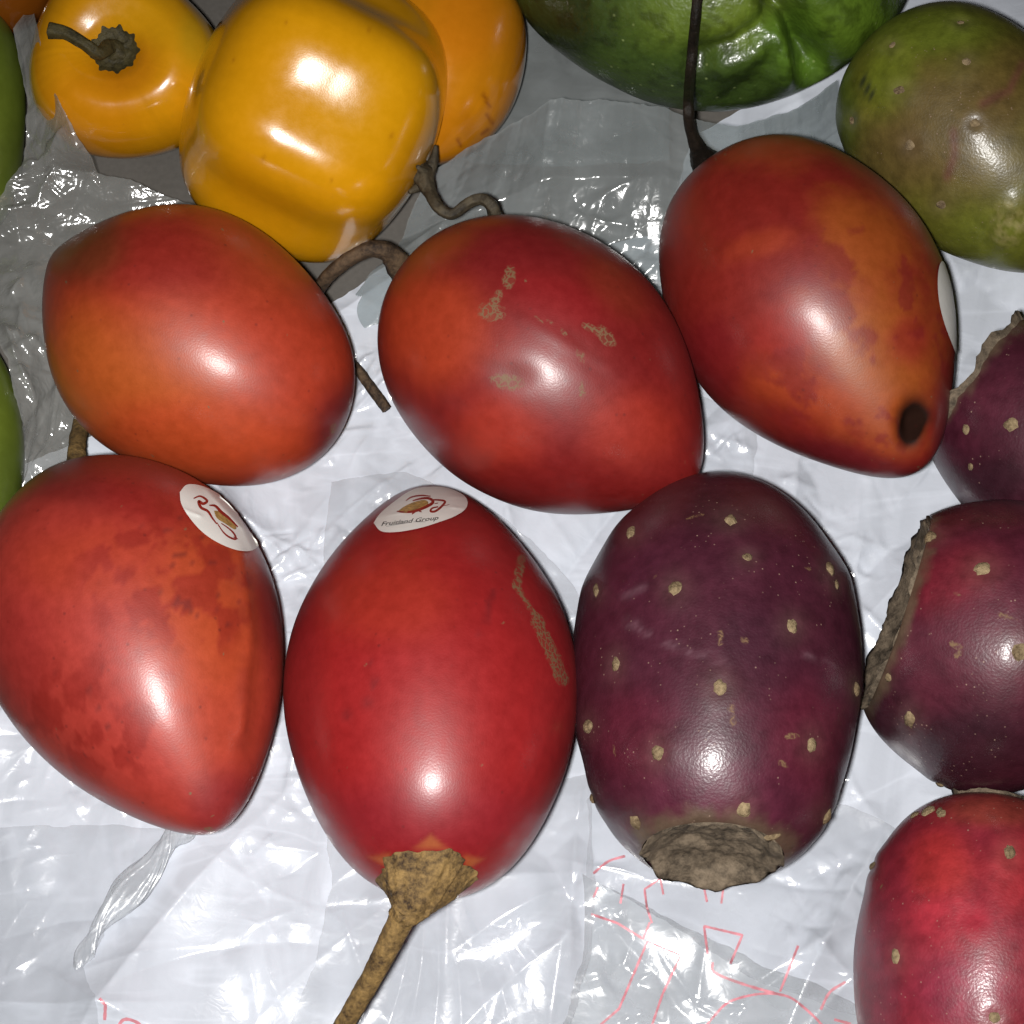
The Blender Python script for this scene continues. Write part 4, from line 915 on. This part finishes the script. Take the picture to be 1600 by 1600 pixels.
# ================================================================== peppers
def dimple(u, a): return 1 + 0 * u
YEL, YOR = (.80, .355, .004), (.72, .27, .006)
def p2_lobes(u, a): return 1 + (-.056 * np.cos(6 * (a - P2A)) + .008 * np.cos(3 * a + 1)) * (1 - .55 * u * u)
_pf = prof
def prof(u, c): return np.sqrt(np.maximum(0, 1 - np.abs(u) ** 2.5)) * (1 + c[0] * u + c[1] * u * u)
_y, _p = math.radians(-18.7), math.radians(-20)
_ax = np.array([math.cos(_y) * math.cos(_p), math.sin(_y) * math.cos(_p), math.sin(_p)]); _s = np.array([-math.sin(_y), math.cos(_y), 0]); _v = CAM - np.array([-.036, .0755, .028])
P2A = math.atan2(_v @ np.cross(_ax, _s), _v @ _s) - .098
f = fruit(537.4, 269.2, -18.7, -20, 22.5, 24.9, [-0.006, 0.20], seed=12, wob=.015, n=220, m=260, lobes=p2_lobes)
prof = _pf
col = tint(f, YEL, [(450, 250, 80, 120, 0, (.78, .33, .004), .6), (620, 250, 80, 90, 0, (.80, .37, .004), .6), (500, 420, 120, 50, 10, (.74, .33, .005), .5), (670, 340, 30, 60, 20, (.72, .30, .005), .5)], seed=81, warp=.2)
for _x, _y, _q in ((470, 330, 3), (610, 160, 2.5), (560, 360, 2), (430, 200, 2), (640, 300, 3), (500, 150, 2)): col = blend(col, gauss(f, _x, _y, _q, _q * 1.6, 30) * .5 * f.face, (.30, .10, .004))
PP = empty('yellow_pepper', base_of(f), 'glossy blocky yellow pepper lying on its side with a crooked dry stalk', 'pepper', 'peppers'); body(f, PP, M['pepper'], col)
cp, cn, ok = hit(f, 678, 352)
for (x, y) in ((696, 312), (661, 374), (692, 366), (672, 340)):
    q, qn, _ = hit(f, x, y); mid = (q + cp) / 2 + qn * .0012
    V, Fc = tube(catmull([cp + cn * .001, mid, q + qn * .0004], 14), np.linspace(.0016, .00035, 14), 10); mk('calyx_tip', V, Fc, M['stem_grey'], PP)
z0 = cp[2] * 1e3
stalk(PP, [(674, 348, z0), (682, 356, z0 + 2.0), (690, 374, z0 + 3), (702, 395, z0 + 4), (720, 404, z0 + 4), (738, 392, z0 + 5), (757, 384, z0 + 6), (772, 392, z0 + 6), (779, 409, z0 + 4)], [2.6, 1.9, 1.2, 1.0, .95, .95, 1.0, 1.1, 1.25], M['stem_grey'], rough=.22, ridge=.12, n=90, seed=11)
fP2 = f

def apple_pepper(cx, cy, R, axis, ph, seed, n=150, m=220):
    ax = np.array(axis, float); ax /= np.linalg.norm(ax); s = np.cross([0, 1, 0], ax); s /= np.linalg.norm(s); b = np.cross(ax, s)
    pr = catmull([(0.001, -.92), (.35, -.90), (.72, -.66), (.95, -.2), (1.0, .15), (.88, .52), (.62, .72), (.36, .68), (.16, .56), (.001, .52)], n)
    a = np.linspace(0, 2 * math.pi, m, endpoint=False)
    lob = 1 + .045 * np.cos(3 * a + ph) + .03 * np.cos(2 * a + 1)
    ro = pr[:, 0][:, None] * (1 + (lob[None] - 1) * np.sqrt(np.clip(pr[:, 0], 0, 1))[:, None]); hh = pr[:, 1][:, None] * (1 + .05 * np.cos(3 * a + ph)[None] * pr[:, 0][:, None])
    P = R * (hh[..., None] * ax + ro[..., None] * (np.cos(a)[None, :, None] * s + np.sin(a)[None, :, None] * b))
    P = P * (1 + .03 * (fbm(P + seed, 60., seed, 2) - .5)[..., None])
    f = Fruit(); f.n, f.m, f.ax, f.s, f.b, f.R, f.L = n, m, ax, s, b, R, R
    f.C = at(cx, cy, .0015 - P[..., 2].min()); f.P = P + f.C; f.finish(); return f
f = apple_pepper(290, 211, .0183, (-.02, -.30, .95), .9, 13)
col = tint(f, (.80, .34, .005), [(240, 270, 80, 70, 20, (.80, .29, .005), .8), (330, 140, 90, 50, 0, (.78, .37, .006), .8), (385, 170, 30, 50, 0, (.60, .36, .012), .6), (290, 210, 44, 44, 0, (.70, .23, .006), .6)], seed=83, warp=.2)
P1 = empty('yellow_pepper', base_of(f), 'glossy yellow pepper standing upright with its dark stalk and calyx facing us', 'pepper', 'peppers'); body(f, P1, M['pepper'], col); fP1 = f
calyx(P1, f, 1, 4.3, M['stem_olive'], lobes=9, phase=.4, flare=.0002, height=.0010, top=.25, seed=5, amp=.07)
tipz = f.P[-1].mean(0); tz = tipz[2] * 1e3; tx_, ty_ = proj(tipz[None])[0]
stalk(P1, [(tx_, ty_, tz), (tx_ - 10, ty_ - 8, tz + 2), (252, 191, tz + 4), (232, 178, tz + 6), (208, 164, tz + 7), (186, 160, tz + 7)], [2.4, 1.5, 1.15, 1.1, 1.2, 1.5], M['stem_olive'], rough=.15, ridge=.1, seed=12)

f = fruit(701, 213.2, -95.9, 0, 19.75, 16.09, [-0.145, 0.17, -0.301], seed=14, n=120, m=160, wob=.03)
col = tint(f, (.72, .26, .006), [(740, 150, 60, 70, 0, (.74, .23, .006), .8), (690, 290, 40, 60, 0, (.62, .20, .006), .6)], seed=85, warp=.2)
dk = sum(np.exp(-(seg_dist(f.px, p) / 2.5) ** 2) for p in ([(762, 245), (770, 262)], [(767, 272), (774, 284)], [(760, 298), (768, 292)], [(728, 305), (732, 314)])) + .4 * gauss(f, 740, 285, 12, 22)
col = blend(col, np.clip(dk, 0, 1) * .7 * f.face, (.22, .05, .004))
P3 = empty('orange_pepper', base_of(f), 'orange pepper half hidden behind the blocky yellow pepper', 'pepper', 'peppers'); body(f, P3, M['pepper'], col)
f = fruit(120.6, 84.6, -96.1, 0, 12.47, 10.53, [0.128, 0.017], seed=15, n=80, m=110, lobes=lambda u, a: 1 + .04 * np.cos(3 * a))
col = tint(f, (.24, .065, .005), [], seed=87)
P4 = empty('orange_pepper', base_of(f), 'small dark orange pepper in the upper left corner', 'pepper', 'peppers'); body(f, P4, M['pepper'], col)

# ================================================================== green fruit on the left
for (args, lab, sd) in (((78.4, 279.0, -86.2, 0, 25.58, 10.69, [-0.014, 0.226]), 'smooth lime-green fruit at the left edge beside the upright yellow pepper', 16), ((76.2, 701.1, -82.0, 0, 21.13, 9.90, [0.062, 0.049]), 'smooth lime-green fruit at the left edge above the blotched tamarillo', 17)):
    f = fruit(*args, seed=sd, n=100, m=120, wob=.03)
    x, y = args[0], args[1]
    col = tint(f, (.14, .19, .022), [(x + 30, y, 60, 120, 0, (.17, .23, .025), .7), (x + 60, y + 60, 30, 60, 0, (.10, .14, .02), .6)], seed=sd + 70, warp=.3)
    G = empty('green_fruit', base_of(f), lab, 'green fruit', 'green fruit'); body(f, G, M['green'], col)
